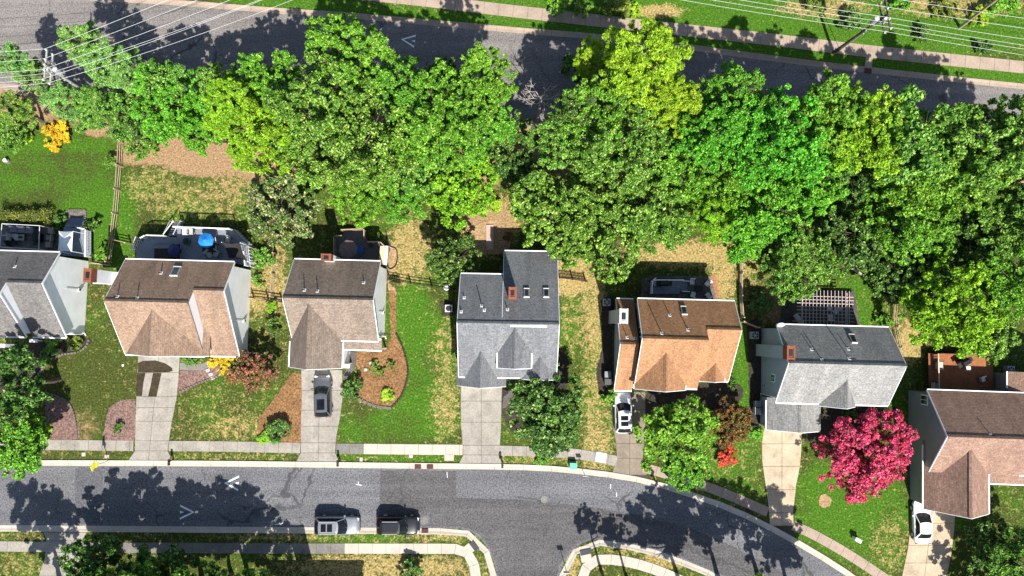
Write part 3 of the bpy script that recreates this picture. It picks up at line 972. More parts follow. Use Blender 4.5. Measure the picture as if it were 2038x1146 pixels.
class House:
    def __init__(s, label, uv, a, shin, wall, trim=M_WHITE):
        s.a = R(a)
        o = P(*uv)
        s.o = o
        s.root = thing('house', label, 'house', o, s.a, 'houses along the street')
        s.shin = shingle(shin[0], shin[1], shin[2], 0.0)
        s.shin90 = shingle(shin[0] + '_cross', shin[1], shin[2], R(90))
        s.wallm, s.trim = wall, trim
        s.walls = {}

    def L(s, u_, v_, z):
        p = P(u_, v_, z) - s.o
        c, n = math.cos(-s.a), math.sin(-s.a)
        return p.x * c - p.y * n, p.x * n + p.y * c

    def block(s, x0, x1, yb, yr, yf, zr, pb, pf=None, ol=0.3, orr=0.3, gutter=True, rake=(1, 1), back_gutter=True, cap=True, wall=True):
        pf = pb if pf is None else pf
        zb, zf = zr - pb * (yb - yr), zr - pf * (yr - yf)
        t_ = T_ROOF
        prof = [(yb, zb), (yr, zr), (yf, zf), (yf, zf - t_), (yr, zr - t_), (yb, zb - t_)]
        roof = MB().profile_x(prof, x0, x1).build('roof', s.shin, s.root)
        if wall:
            oy = 0.35
            wz = 0.02
            wp = [(yb - oy, -0.1), (yb - oy, zb + pb * oy - t_ - wz), (yr, zr - t_ - wz), (yf + oy, zf + pf * oy - t_ - wz), (yf + oy, -0.1)]
            s.wall = MB().profile_x(wp, x0 + ol, x1 - orr).build('wall', s.wallm, s.root)
        if cap:
            c = MB()
            c.profile_x([(yr + .22, zr - .22 * pb + .1), (yr, zr + .13), (yr - .22, zr - .22 * pf + .1), (yr - .22, zr - .22 * pf + .004), (yr, zr + .01), (yr + .22, zr - .22 * pb + .004)], x0 + .02, x1 - .02)
            c.build('ridge_cap', s.shin90, roof)
        if gutter:
            MB().box(((x0 + x1) / 2, yf - .065, zf - .09), (x1 - x0, .12, .12)).build('gutter', s.trim, s.root)
        if back_gutter:
            MB().box(((x0 + x1) / 2, yb + .065, zb - .09), (x1 - x0, .12, .12)).build('gutter', s.trim, s.root)
        for k, xx in ((0, x0), (1, x1)):
            if rake[k]:
                pr = [(y, z - .012) for y, z in prof[:3]] + [(y, z - .07) for y, z in prof[3:]]
                xa, xb = (xx - .05, xx) if k == 0 else (xx, xx + .05)
                MB().profile_x(pr, xa, xb).build('rake_trim', s.trim, s.root)
        s.roofs = dict(zr=zr, yr=yr, pf=pf, pb=pb, zf=zf, zb=zb, yf=yf, yb=yb, x0=x0, x1=x1)
        return s.roofs

    def on_front(s, rf, u_, v_):
        """survey point lying on the front slope -> local x, y, z"""
        z = rf['zr'] - 1
        for _ in range(30):
            x, y = s.L(u_, v_, z)
            z = rf['zr'] - rf['pf'] * max(0, rf['yr'] - y)
        return x, y, z

    def on_back(s, rf, u_, v_):
        z = rf['zr'] - 1
        for _ in range(30):
            x, y = s.L(u_, v_, z)
            z = rf['zr'] - rf['pb'] * max(0, y - rf['yr'])
        return x, y, z

    def spout(s, x, y, z):
        d = MB().tube((x, y, .1), (x, y, z), .045, .045, 8).build('downspout', s.trim, s.root)
        MB().bar((x, y, .12), (x + .12, y - .3, .06), .08, .07).build('elbow', s.trim, d)

    def meter(s, x, y, z=1.5, sg=1):
        d = MB().box((x + sg * .08, y, z), (.16, .28, .42)).build('meter_box', M_PALEGREY, s.root)
        MB().tube((x + sg * .16, y, z + .05), (x + sg * .24, y, z + .05), .09, .09, 12).build('dial', M_DARK, d)
        MB().tube((x + sg * .06, y, z + .2), (x + sg * .06, y, z + 2.2), .025, .025, 6).build('conduit', M_PALEGREY, d)

    def gable(s, rf, apex, half, yf, pitch, z_wall=-0.1, walls=True, capc=True):
        """front-facing cross gable whose ridge starts on the front slope at the survey point apex"""
        xc, ya, zr = s.on_front(rf, *apex)
        t_ = T_ROOF
        ze = zr - pitch * half
        prof = [(xc - half, ze), (xc, zr), (xc + half, ze), (xc + half, ze - t_), (xc, zr - t_), (xc - half, ze - t_)]
        yback = ya + 0.1
        # the slopes run back until they dip under the main slope
        roof = MB().profile_y([(p[0], p[1] + .012) for p in prof], yf, yback).build('roof', s.shin90, s.root)
        if walls:
            o_ = 0.3
            wz = .02
            wp = [(xc - half + o_, z_wall), (xc - half + o_, ze + o_ * pitch - t_ - wz), (xc, zr - t_ - wz), (xc + half - o_, ze + o_ * pitch - t_ - wz), (xc + half - o_, z_wall)]
            MB().profile_y(wp, yf + .3, yback - 1.2 if z_wall > 1 else max(yf + .8, rf['yf'] + .36)).build('wall', s.wallm, s.root)
        if capc:
            MB().profile_y([(xc - .2, zr - .2 * pitch + .05), (xc, zr + .075), (xc + .2, zr - .2 * pitch + .05), (xc + .2, zr - .2 * pitch + .016), (xc, zr + .022), (xc - .2, zr - .2 * pitch + .016)], yf + .02, yback).build('ridge_cap', s.shin, roof)
        pr = [(x, z - .002) for x, z in prof[:3]] + [(x, z - .07) for x, z in prof[3:]]
        MB().profile_y(pr, yf - .05, yf).build('rake_trim', s.trim, s.root)
        # gutters on the free part of the eaves
        ylim = min(yback, rf['yr'] - (rf['zr'] - ze) / rf['pf'])
        if ylim > yf + .3:
            for sg in (-1, 1):
                MB().box((xc + sg * (half + .06), (yf + ylim) / 2, ze - .07), (.11, ylim - yf, .12)).build('gutter', s.trim, s.root)
        return dict(xc=xc, ya=ya, zr=zr, ze=ze, yf=yf, half=half)

    def vent(s, rf, u_, v_, back=True, h=0.5, r=.05, mat=None):
        x, y, z = (s.on_back if back else s.on_front)(rf, u_, v_)
        o = MB().tube((x, y, z - .1), (x, y, z + h), r, r, 8).build('vent_pipe', mat or M_BLACK, s.root)
        p = rf['pb'] if back else -rf['pf']
        ang = math.atan(-rf['pb'] if back else rf['pf'])
        Mx = Matrix.Rotation(ang, 3, 'X')
        MB().box((x, y, z + .02), (.28, .34, .03), M=Mx).build('flashing', M_WHITE, o)

    def skylight(s, rf, u_, v_, w=.6, l=1.0, back=True):
        x, y, z = (s.on_back if back else s.on_front)(rf, u_, v_)
        ang = math.atan(-rf['pb'] if back else rf['pf'])
        Mx = Matrix.Rotation(ang, 3, 'X')
        nrm = Mx @ Vector((0, 0, 1))
        c = Vector((x, y, z))
        sk = MB().box(c + nrm * .05, (w, l, .22), M=Mx).build('skylight', plain('skylight_frame', (0.25, 0.24, 0.22), 0.5), s.root)
        MB().box(c + nrm * .165, (w * .72, l * .8, .02), M=Mx).build('pane', M_GLASS, sk)
        dn = Mx @ Vector((0, -1 if back else 1, 0))
        for sg in (-1, 1):
            MB().box(c + nrm * .12 + dn * sg * (l / 2 + .03), (w * 1.02, .08, .12), M=Mx).build('frame_end', M_WHITE, sk)

    def window(s, x, y, z, w, h, axis_, shut=False):
        """axis_: '+x','-x','-y','+y' = wall normal"""
        sg = 1 if axis_[0] == '+' else -1
        if axis_[1] == 'x':
            f = MB().box((x + sg * .03, y, z), (.08, w + .16, h + .16)).build('window', s.trim, s.root)
            for dy in (-w / 4, w / 4):
                MB().box((x + sg * .075, y + dy, z), (.03, w / 2 - .06, h - .02)).build('pane', M_GLASS, f)
        else:
            f = MB().box((x, y + sg * .03, z), (w + .16, .08, h + .16)).build('window', s.trim, s.root)
            for dx in (-w / 4, w / 4):
                MB().box((x + dx, y + sg * .075, z), (w / 2 - .06, .03, h - .02)).build('pane', M_GLASS, f)

    def door(s, x, y, w=1.0, h=2.1, col=(0.18, 0.03, 0.02), name='door', axis_='-y'):
        d = MB().box((x, y - .03, h / 2), (w, .09, h)).build(name, plain(name + '_%.2f' % col[0], col, 0.5), s.root)
        if name == 'garage_door':
            for k in range(4):
                MB().box((x, y - .085, h * (k + .5) / 4), (w * .96, .03, h / 4 - .06)).build('panel', s.trim, d)
        else:
            MB().box((x + w * .38, y - .1, 1.0), (.05, .06, .12)).build('handle', M_GREYMET, d)

    def chimney(s, x, y, w, d, ztop, brick_h=1.0, chase=None, z0=-.1, stack=None):
        c = MB().box((x, y, (z0 + ztop - brick_h) / 2), (w, d, ztop - brick_h - z0)).build('chimney', chase or M_BRICK, s.root)
        MB().box((x, y, ztop - brick_h / 2), (w * 1.04, d * 1.04, brick_h)).build('brick_stack' if stack is None else 'cap_box', stack or M_BRICK, c)
        mb = MB()
        for dx, dy, sx, sy in ((-w * .44, 0, w * .16, d * 1.1), (w * .44, 0, w * .16, d * 1.1), (0, -d * .44, w * .72, d * .16), (0, d * .44, w * .72, d * .16)):
            mb.box((x + dx, y + dy, ztop + .04), (sx, sy, .08))
        mb.build('crown', stack or M_BRICK, c)
        MB().box((x, y, ztop + .02), (w * .5, d * .5, .03)).build('flue', M_BLACK, c)


A_H = -1.5
# ---- H1, far left (partly out of frame)
h = House('grey roofed house with bright white gable wall at the left edge', (60, 640), A_H, ('grey_shingle_a', (0.14, 0.137, 0.135), (0.178, 0.174, 0.17)), M_SIDING_W)
xr, _ = h.L(118, 503, 5.5)
xs = h.L(12, 560, 7.9)[0]
yb = h.L(100, 502, 5.5)[1]
yr1 = h.L(60, 563, 7.9)[1]
yf = h.L(100, 671, 3.6)[1]
pb = (7.9 - 5.5) / (yb - yr1)
r1 = h.block(xs, xr, yb, yr1, yf, 7.9, pb, (7.9 - 3.6) / (yr1 - yf), ol=0, rake=(0, 1))
yr0 = yr1 - 1.15
z0 = 7.9 + pb * 1.15
r0 = h.block(xs - 9.5, xs, yb, yr0, yf, z0, pb, (z0 - 4.6) / (yr0 - yf), orr=0.02, rake=(1, 1))
for u_, v_ in ((30, 530),):
    h.vent(r0, u_, v_)
xw = xr - .3
h.door(xs - 2, yf + .35 - .0, 1.0, 2.1); h.door(xs - 6.3, yf + .35, 4.6, 2.2, (0.7, 0.7, 0.68), 'garage_door')
h.window(xs + 2.5, yf + .35, 1.5, 1.6, 1.3, '-y')
h.chimney(h.L(178, 548, 6.3)[0], h.L(178, 548, 6.3)[1], .75, 1.3, 6.6, .9, M_SIDING_W)
# white flat canopy over the side entry
xa, ya = h.L(187, 540, 2.6); xb_, yb_ = h.L(236, 567, 2.6)
h.spout(xr - .22, yf + .45, 3.4); h.meter(xr - .3, h.L(178, 577, 1.5)[1])
cn = MB().box(((xa + xb_) / 2, (ya + yb_) / 2 + .1, 2.55), (xb_ - xa, abs(yb_ - ya) * .82, .12)).build('side_canopy', M_SIDING_W, h.root)
MB().box(((xa + xb_) / 2, min(ya, yb_) + .13, 2.57), (xb_ - xa, .14, .2)).build('fascia', M_WHITE, cn)
for k in (0, 1):
    MB().tube((xb_ - .1, ya - .25 if k else yb_ + .35, -.05), (xb_ - .1, ya - .25 if k else yb_ + .35, 2.49), .06).build('post', M_WHITE, cn)
# front porch pieces: white railings at the foot of the facade
for (ua, va, ub, vb) in ((0, 686, 34, 690), (59, 672, 74, 684)):
    x0, y0 = h.L(ua, va, 1.0); x1, y1 = h.L(ub, vb, 1.0)
    MB().box(((x0 + x1) / 2, (y0 + y1) / 2, .95), (abs(x1 - x0), .35, .1)).build('porch_cap', M_WHITE, h.root)
    MB().box(((x0 + x1) / 2, (y0 + y1) / 2, .44), (abs(x1 - x0) * .95, .12, .92)).build('porch_wall', M_SIDING_W, h.root)

# ---- H2, brown shingles, white gable wall
h = House('tan brown shingled house with white side wall behind the stained driveway', (350, 640), A_H, ('tan_shingle', (0.235, 0.165, 0.12), (0.29, 0.205, 0.15)), M_SIDING_W)
xl = h.L(207, 606, 8.7)[0]; xr = h.L(466, 523, 5.5)[0]; xs = h.L(381, 579, 8.1)[0]
yb = h.L(360, 519, 5.5)[1]; yr = h.L(300, 601, 8.75)[1]; yf = h.L(330, 707, 4.4)[1]
pb = (8.75 - 5.5) / (yb - yr)
yrR = h.L(415, 578, 7.95)[1]; zR = 5.5 + pb * (yb - yrR)
rl = h.block(xl, xs, yb, yr, yf, 8.75, pb, (8.75 - 4.5) / (yr - yf), orr=0.02, rake=(1, 0))
rr = h.block(xs, xr, yb, yrR, yf, zR, pb, (zR - 3.0) / (yrR - yf), ol=0, rake=(0, 1))
g = h.gable(rl, (303, 617), 4.15, yf + .04, .86)
h.skylight(rl, 350, 541, .75, 1.1)
for q in ((321, 543, .55), (234, 590, .7), (273, 593, .8)):
    h.vent(rl, q[0], q[1], h=q[2])
h.door(g['xc'], yf + .34, 4.8, 2.2, (0.7, 0.7, 0.68), 'garage_door'); h.door(xs + 1.2, yf + .35)
h.window(xs + 3.2, yf + .35, 1.5, 1.5, 1.3, '-y'); h.window(g['xc'], yf + .34, 4.0, 1.4, 1.2, '-y')
h.spout(xr - .22, yf + .45, 2.8); h.meter(xr - .3, yrR - 2.8)
# small stepped gutter return above the garage
x0, y0 = h.L(396, 690, 4.2)
MB().box((x0, y0, 4.25), (.5, .5, .1)).build('gutter', M_WHITE, h.root)

# ---- H3, brown-grey shingles, front garage gable
h = House('grey brown shingled house with front garage gable behind the dark car', (665, 640), A_H, ('greybrown_shingle', (0.19, 0.153, 0.125), (0.245, 0.2, 0.166)), M_SIDING_W)
xl = h.L(562, 592, 8.6)[0]; xr = h.L(757, 521, 5.5)[0]
yb = h.L(665, 518, 5.5)[1]; yr = h.L(650, 595, 8.6)[1]; yf = h.L(715, 678, 5.3)[1]
pb = (8.6 - 5.5) / (yb - yr)
r3 = h.block(xl, xr, yb, yr, yf, 8.6, pb, (8.6 - 5.0) / (yr - yf))
gx0 = h.L(566, 720, 4.6)[0]; gx1 = h.L(670, 720, 4.6)[0]
yg = h.L(620, 731, 4.6)[1]
apx = h.on_front(r3, 612, 606)
half = (gx1 - gx0) / 2
g = h.gable(r3, (614, 605), half, yg, (apx[2] - 4.75) / half)
h.door(g['xc'] + .3, yg + .3, 4.6, 2.2, (0.7, 0.7, 0.68), 'garage_door')
MB().box((g['xc'] + .4, yg + .1, 2.5), (5.0, .4, .14)).build('garage_header', M_WHITE, h.root)
h.spout(xr - .22, yf + .45, 4.6); h.meter(xr - .3, yr - 1.0)
# porch roof
px0, py0 = h.L(682, 679, 3.0); px1, py1 = h.L(760, 697, 2.8)
pr = MB().profile_x([(py0 + .35, 3.25), (py1, 2.75), (py1, 2.63), (py0 + .35, 3.13)], px0, px1).build('porch_roof', h.shin, h.root)
MB().box(((px0 + px1) / 2, py1 - .06, 2.66), (px1 - px0, .14, .16)).build('gutter', M_WHITE, pr)
MB().box(((px0 + px1) / 2, py0 + .3, 3.34), (px1 - px0, .14, .1)).build('trim', M_WHITE, pr)
for xx in (px0 + 2.3, px1 - .1):
    MB().box((xx, py1 + .12, 1.3), (.16, .16, 2.62)).build('porch_post', M_WHITE, h.root)
h.chimney(h.L(650, 512, 7.0)[0], h.L(650, 512, 7.0)[1], .95, .62, 7.2, .8, M_SIDING_W)
for q in ((606, 577, .8), (632, 579, .75), (724, 562, .4)):
    h.vent(r3, q[0], q[1], h=q[2])
h.door(px0 + 1.6, yf + .35); h.window(px1 - 1.4, yf + .35, 1.6, 1.4, 1.3, '-y')

# ---- H4, dark grey shingles, three front gables (centre of the picture)
h = House('slate grey house with red brick chimney and a front dormer, centre', (1010, 650), -1.0, ('slate_shingle', (0.158, 0.168, 0.18), (0.188, 0.199, 0.212)), M_SIDING_B)
zr = 8.4
xl = h.L(910, 641, zr)[0]; xr = h.L(1113, 645, zr)[0]
yr = h.L(1010, 644, zr)[1]
pb = .62
yb = h.L(975, 546, 5.2)[1]; yf = h.L(1060, 752, 5.0)[1]
xe = h.L(1003, 520, 4.5)[0]
ye = h.L(1050, 500, 3.9)[1]
pbm = (zr - 5.2) / (yb - yr)
r4 = h.block(xl, xe, yb, yr, yf, zr, pbm, (zr - 5.0) / (yr - yf), orr=0, rake=(1, 0))
r4b = h.block(xe, xr, ye, yr, yf, zr, (zr - 3.7) / (ye - yr), (zr - 5.0) / (yr - yf), ol=0.02, rake=(1, 1))
MB().box((h.L(1052, 647, zr)[0], yr - .2, zr + .0), (3.5, .22, .1)).build('ridge_vent', M_PALEGREY, h.root)
yg = h.L(958, 768, 4.0)[1]
gx0, gx1 = h.L(909, 760, 4.2)[0], h.L(1008, 760, 4.2)[0]
ap = h.on_front(r4, 957, 699)
g1 = h.gable(r4, (957, 699), (gx1 - gx0) / 2, yg, (ap[2] - 4.0) / ((gx1 - gx0) / 2) if ap[2] > 4.6 else .7)
gx0, gx1 = h.L(991, 700, 6.3)[0], h.L(1057, 700, 6.3)[0]
ap = h.on_front(r4, 1025, 653)
g2 = h.gable(r4, (1025, 653), (gx1 - gx0) / 2, h.L(1025, 732, 6.2)[1], .95, z_wall=4.5)
g3 = h.gable(r4, (1075, 711), 1.75, h.L(1075, 751, 4.2)[1] - .15, .8)
h.skylight(r4b, 1048, 584, .55, .95); h.skylight(r4b, 1087, 584, .55, .95)
cx, cy = h.L(1020, 583, 8.9)
h.chimney(cx, cy, .72, 1.05, 9.1, 9.0, None, 5.0)
for q in ((924, 592, .35), (918, 620, .35), (959, 608, 1.3), (964, 617, .4), (1010, 616, .5)):
    h.vent(r4, q[0], q[1], h=q[2])
h.door(g1['xc'], yg + .3, 4.6, 2.2, (0.7, 0.7, 0.68), 'garage_door'); h.door(h.L(1022, 735, 1)[0], yf + .36)
h.window(g2['xc'], g2['yf'] + .3, 5.6, 1.4, 1.1, '-y'); h.window(g3['xc'], g3['yf'] + .3, 1.6, 1.5, 1.3, '-y')
h.window(xl + .3, yr + 1.5, 4.6, .9, 1.2, '-x')

# ---- H5, orange-brown roof
h = House('orange brown roofed house with low garage wing at its left', (1345, 680), A_H, ('orange_shingle', (0.31, 0.168, 0.088), (0.365, 0.207, 0.112)), M_SIDING_B)
xl = h.L(1269, 594, 5.5)[0]; xr = h.L(1462, 600, 5.5)[0]; xs = h.L(1408, 660, 8.0)[0]
yb = h.L(1360, 597, 5.5)[1]; yr = h.L(1345, 675, 8.6)[1]; yf = h.L(1320, 772, 4.6)[1]
pb = (8.6 - 5.5) / (yb - yr)
rl = h.block(xl, xs, yb, yr, yf, 8.6, pb, (8.6 - 4.5) / (yr - yf), orr=.02, rake=(1, 0))
yrR = h.L(1440, 656, 7.8)[1]; zR = 5.5 + pb * (yb - yrR)
yfR = h.L(1425, 758, 3.8)[1]
rr = h.block(xs, xr, yb, yrR, yfR, zR, pb, (zR - 3.7) / (yrR - yfR), ol=0, rake=(0, 1))
ap = h.on_front(rl, 1326, 703)
g = h.gable(rl, (1326, 703), 2.55, h.L(1330, 775, 4.6)[1], (ap[2] - 4.75) / 2.55)
g2 = h.gable(rr, (1424, 724), 1.25, h.L(1424, 760, 3.9)[1] + .05, .95)
# low wing
wl = h.L(1223, 775, 2.8)[0]
wyr = h.L(1252, 685, 6.4)[1]; wyb = h.L(1235, 595, 2.9)[1]; wyf = h.L(1245, 777, 2.7)[1]
rw = h.block(wl, xl + .05, wyb, wyr, wyf, 6.4, (6.4 - 2.9) / (wyb - wyr), (6.4 - 2.7) / (wyr - wyf), orr=0, rake=(1, 0))
MB().box((wl + .28, wyr, 1.6), (.03, 4.0, 2.0)).build('wall_panel', M_SIDING_G, h.root)
cx, cy = h.L(1241, 629, 7.6)
h.chimney(cx, cy, .8, 1.35, 7.7, .4, M_SIDING_G, stack=M_PALEGREY)
for q in ((1317, 663, 1.5), (1333, 627, .7), (1369, 656, .75)):
    h.vent(rl, q[0], q[1], h=q[2])
for q in ((1248, 671, .9), (1264, 673, .5)):
    h.vent(rw, q[0], q[1], h=q[2])
h.skylight(rl, 1361, 619, .55, .95)
h.door(wl + 1.5, wyf + .35, 2.5, 2.2, (0.7, 0.7, 0.68), 'garage_door'); h.door(xs - 1.2, yf + .35)
h.window(g['xc'], g['yf'] + .3, 1.6, 1.6, 1.4, '-y'); h.window(g2['xc'], g2['yf'] + .3, 1.5, 1.4, 1.2, '-y')
h.window(xl + .3, yr + .6, 6.0, .9, 1.0, '-x')

# ---- H6, pale grey roof
h = House('pale grey roofed house with satellite dish and projecting garage', (1660, 730), A_H, ('pale_grey_shingle', (0.215, 0.22, 0.216), (0.265, 0.268, 0.262)), M_SIDING_G)
zr = 8.5
xl = h.L(1557, 646, 5.3)[0]; xr = h.L(1769, 652, 5.3)[0]
yb = h.L(1660, 649, 5.3)[1]; yr = h.L(1675, 725, zr)[1]; yf = h.L(1650, 804, 5.2)[1]
xl = (xl + h.L(1561, 722, zr)[0] + h.L(1543, 800, 5.1)[0]) / 3
r6 = h.block(xl, xr, yb, yr, yf, zr, (zr - 5.3) / (yb - yr), (zr - 5.1) / (yr - yf))
ap = h.on_front(r6, 1686, 757)
g = h.gable(r6, (1686, 757), 1.85, h.L(1680, 807, 5.1)[1] - .1, (ap[2] - 5.0) / 1.85)
gx0, gx1 = h.L(1525, 840, 2.7)[0], h.L(1630, 840, 2.7)[0]
yg = h.L(1575, 856, 2.8)[1]
xc, half = (gx0 + gx1) / 2, (gx1 - gx0) / 2
xc = h.L(1592, 830, 4.5)[0]
ze, zg = 2.8, 4.7
gp = [(gx0, ze), (xc, zg), (gx1, ze + .3), (gx1, ze + .14), (xc, zg - .16), (gx0, ze - .16)]
gr = MB().profile_y(gp, yg, yf + .3).build('garage_roof', h.shin90, h.root)
MB().profile_y([(xc - .2, zg - .1), (xc, zg + .06), (xc + .2, zg - .1), (xc + .2, zg - .14), (xc, zg + .01), (xc - .2, zg - .14)], yg, yf + .25).build('ridge_cap', h.shin, gr)
MB().box((gx0 - .06, (yg + yf) / 2, ze - .07), (.11, yf - yg, .12)).build('gutter', M_WHITE, gr)
MB().profile_y([(x, z - .01) for x, z in gp], yg - .05, yg).build('rake_trim', M_WHITE, gr)
MB().profile_y([(gx0 + .3, -.1), (gx0 + .3, ze), (xc, zg - .25), (gx1 - .3, ze + .25), (gx1 - .3, -.1)], yg + .3, yf + .2).build('wall', M_SIDING_G, h.root)
h.door(xc - .4, yg + .3, 4.4, 2.2, (0.7, 0.7, 0.68), 'garage_door')
h.chimney(xl + .1, h.L(1558, 701, 8.0)[1], .75, 1.25, 8.6, 1.0, M_SIDING_G)
h.spout(xl + .22, yf + .45, 4.9); h.meter(xl + .3, yf + 1.4, sg=-1)
h.window(xl + .3, h.L(1538, 752, 3.5)[1], 3.6, .7, .9, '-x')
for q in ((1615, 695, .6), (1636, 716, 1.1), (1690, 713, 1.4), (1688, 694, .6)):
    h.vent(r6, q[0], q[1], h=q[2])
h.skylight(r6, 1697, 675, .55, 1.0)
h.door(gx1 + 1.2, yf + .35); h.window(g['xc'], g['yf'] + .3, 1.7, 1.7, 1.3, '-y')
dx, dy = h.L(1552, 647, 5.6)
sat = MB().tube((dx, dy, 4.9), (dx, dy, 5.7), .03).build('dish_mast', M_GREYMET, h.root)
mb = MB()
for k in range(4):
    ra, rb = .1 * k, .1 * (k + 1)
    n = 14
    for i in range(n):
        a1, a2 = 2 * math.pi * i / n, 2 * math.pi * (i + 1) / n
        q = lambda r_, a_: (dx + r_ * math.cos(a_) * 1.0, dy + .1 - .7 * (.12 * (r_ / .4) ** 2) + r_ * math.sin(a_) * .55 - .0, 5.75 + r_ * math.sin(a_) * .75 + .16 * (r_ / .4) ** 2)
        mb.add([q(ra, a1), q(rb, a1), q(rb, a2), q(ra, a2)], [(0, 1, 2, 3)])
mb.build('dish', M_PALEGREY, sat)

# ---- H7, pinkish brown roof at the right edge
h = House('pinkish brown roofed low house at the right edge beside the white sedan', (1930, 880), -2.0, ('pinkbrown_shingle', (0.235, 0.15, 0.115), (0.30, 0.2, 0.155)), M_SIDING_D)
zr = 7.4
xl = h.L(1846, 776, 4.0)[0]
yb = h.L(1900, 778, 4.0)[1]; yr = h.L(1950, 871, zr)[1]; yf = h.L(1970, 944, 4.4)[1]
r7 = h.block(xl, xl + 17, yb, yr, yf, zr, (zr - 4.0) / (yb - yr), (zr - 4.3) / (yr - yf), gutter=False)
MB().box((xl + 13, yf - .065, 4.21), (8, .12, .12)).build('gutter', M_WHITE, h.root)
ap = h.on_front(r7, 1922, 893)
gx0, gx1 = h.L(1838, 960, 3.0)[0], h.L(1952, 980, 3.0)[0]
xc = h.L(1921, 960, 5.4)[0]
yg = h.L(1880, 1014, 3.0)[1]
ze0, zg, ze1 = 3.0, ap[2] - .05, 4.2
gp = [(gx0, ze0), (xc, zg), (gx1, ze1), (gx1, ze1 - .16), (xc, zg - .16), (gx0, ze0 - .16)]
yk = ap[1] + .2
gr = MB().profile_y(gp, yg, yk).build('garage_roof', h.shin90, h.root)
MB().profile_y([(xc - .2, zg - .1), (xc, zg + .06), (xc + .2, zg - .1), (xc + .2, zg - .14), (xc, zg + .01), (xc - .2, zg - .14)], yg + .02, yk).build('ridge_cap', h.shin, gr)
MB().box((gx0 - .06, (yg + h.L(1838, 884, 2.7)[1]) / 2, ze0 - .07), (.11, h.L(1838, 884, 2.7)[1] - yg, .12)).build('gutter', M_WHITE, gr)
MB().box((gx1 + .06, (yg + yf) / 2, ze1 - .07), (.11, yf - yg, .12)).build('gutter', M_WHITE, gr)
MB().profile_y([(x, z - .01) for x, z in gp], yg - .05, yg).build('rake_trim', M_WHITE, gr)
MB().profile_y([(gx0 + .3, -.1), (gx0 + .3, ze0 - .0), (xc, zg - .25), (gx1 - .3, ze1 - .1), (gx1 - .3, -.1)], yg + .3, yf + 1.2).build('wall', M_SIDING_D, h.root)
h.door((gx0 + gx1) / 2, yg + .3, 4.6, 2.2, (0.7, 0.7, 0.68), 'garage_door')
h.window(xl + .3, h.L(1843, 792, 3.2)[1] - .2, 3.0, .9, 1.0, '-x')
h.vent(r7, 1972, 866, h=.7)
h.door(gx1 + 2, yf + .35)
# rear wing running north
wx0 = h.L(2006, 760, 3.2)[0]; wyn = h.L(2006, 739, 3.2)[1]
wp = [(wx0, 3.2), (wx0 + 4, 6.0), (wx0 + 8, 3.2), (wx0 + 8, 3.04), (wx0 + 4, 5.84), (wx0, 3.04)]
wr = MB().profile_y(wp, yr + .5, wyn).build('roof', h.shin90, h.root)
MB().box((wx0 - .06, (wyn + yb) / 2 + .2, 3.12), (.12, wyn - yb - .4, .12)).build('gutter', M_WHITE, wr)
MB().profile_y([(wx0 + .3, -.1), (wx0 + .3, 3.2), (wx0 + 4, 5.8), (wx0 + 7.7, 3.2), (wx0 + 7.7, -.1)], yr + 1.5, wyn - .3).build('wall', M_SIDING_D, h.root)
# porch roof at the front right
px0, py0 = h.L(1966, 944, 3.0); px1 = px0 + 6
py1 = h.L(1985, 962, 2.6)[1]
pr = MB().profile_x([(py0 + .3, 3.2), (py1, 2.7), (py1, 2.56), (py0 + .3, 3.06)], px0, px1).build('porch_roof', h.shin, h.root)
MB().box((px0 + 3, py1 - .06, 2.62), (6, .12, .12)).build('gutter', M_WHITE, pr)
MB().box((px0 - .05, (py0 + py1) / 2, 2.9), (.1, py0 - py1, .3)).build('rake_trim', M_WHITE, pr)


# ================================================================== TREES AND SHRUBS
def leaf_cloud(name, seed, centres, radii, per, size, flat=0.75, upbias=0.55, aspect=0.6, hang=0.0):
    """many leaf-sized rhombs spread through puffs"""
    g = np.random.default_rng(seed)
    n = len(centres)
    cnt = np.maximum(8, (per * (radii / radii.mean()) ** 2).astype(int))
    idx = np.repeat(np.arange(n), cnt)
    N = len(idx)
    d = g.normal(size=(N, 3))
    d /= np.linalg.norm(d, axis=1, keepdims=True)
    rr_ = g.random(N) ** 0.45
    off = d * (rr_ * radii[idx])[:, None]
    off[:, 2] *= flat
    p = centres[idx] + off
    nr = d * 0.6 + g.normal(size=(N, 3)) * 0.65 + np.array([0, 0, upbias])
    nr /= np.linalg.norm(nr, axis=1, keepdims=True)
    t1 = np.cross(nr, g.normal(size=(N, 3)))
    t1 /= np.linalg.norm(t1, axis=1, keepdims=True)
    t1[:, 2] -= hang
    t2 = np.cross(nr, t1)
    s_ = size * (0.6 + 0.8 * g.random(N))
    a = t1 * s_[:, None]
    b_ = t2 * (s_ * aspect)[:, None]
    verts = np.stack([p - a, p + b_, p + a, p - b_], 1).reshape(-1, 3)
    quads = np.arange(4 * N).reshape(N, 4)
    me_ = bpy.data.meshes.new(name)
    fast_mesh(me_, verts, quads)
    return me_


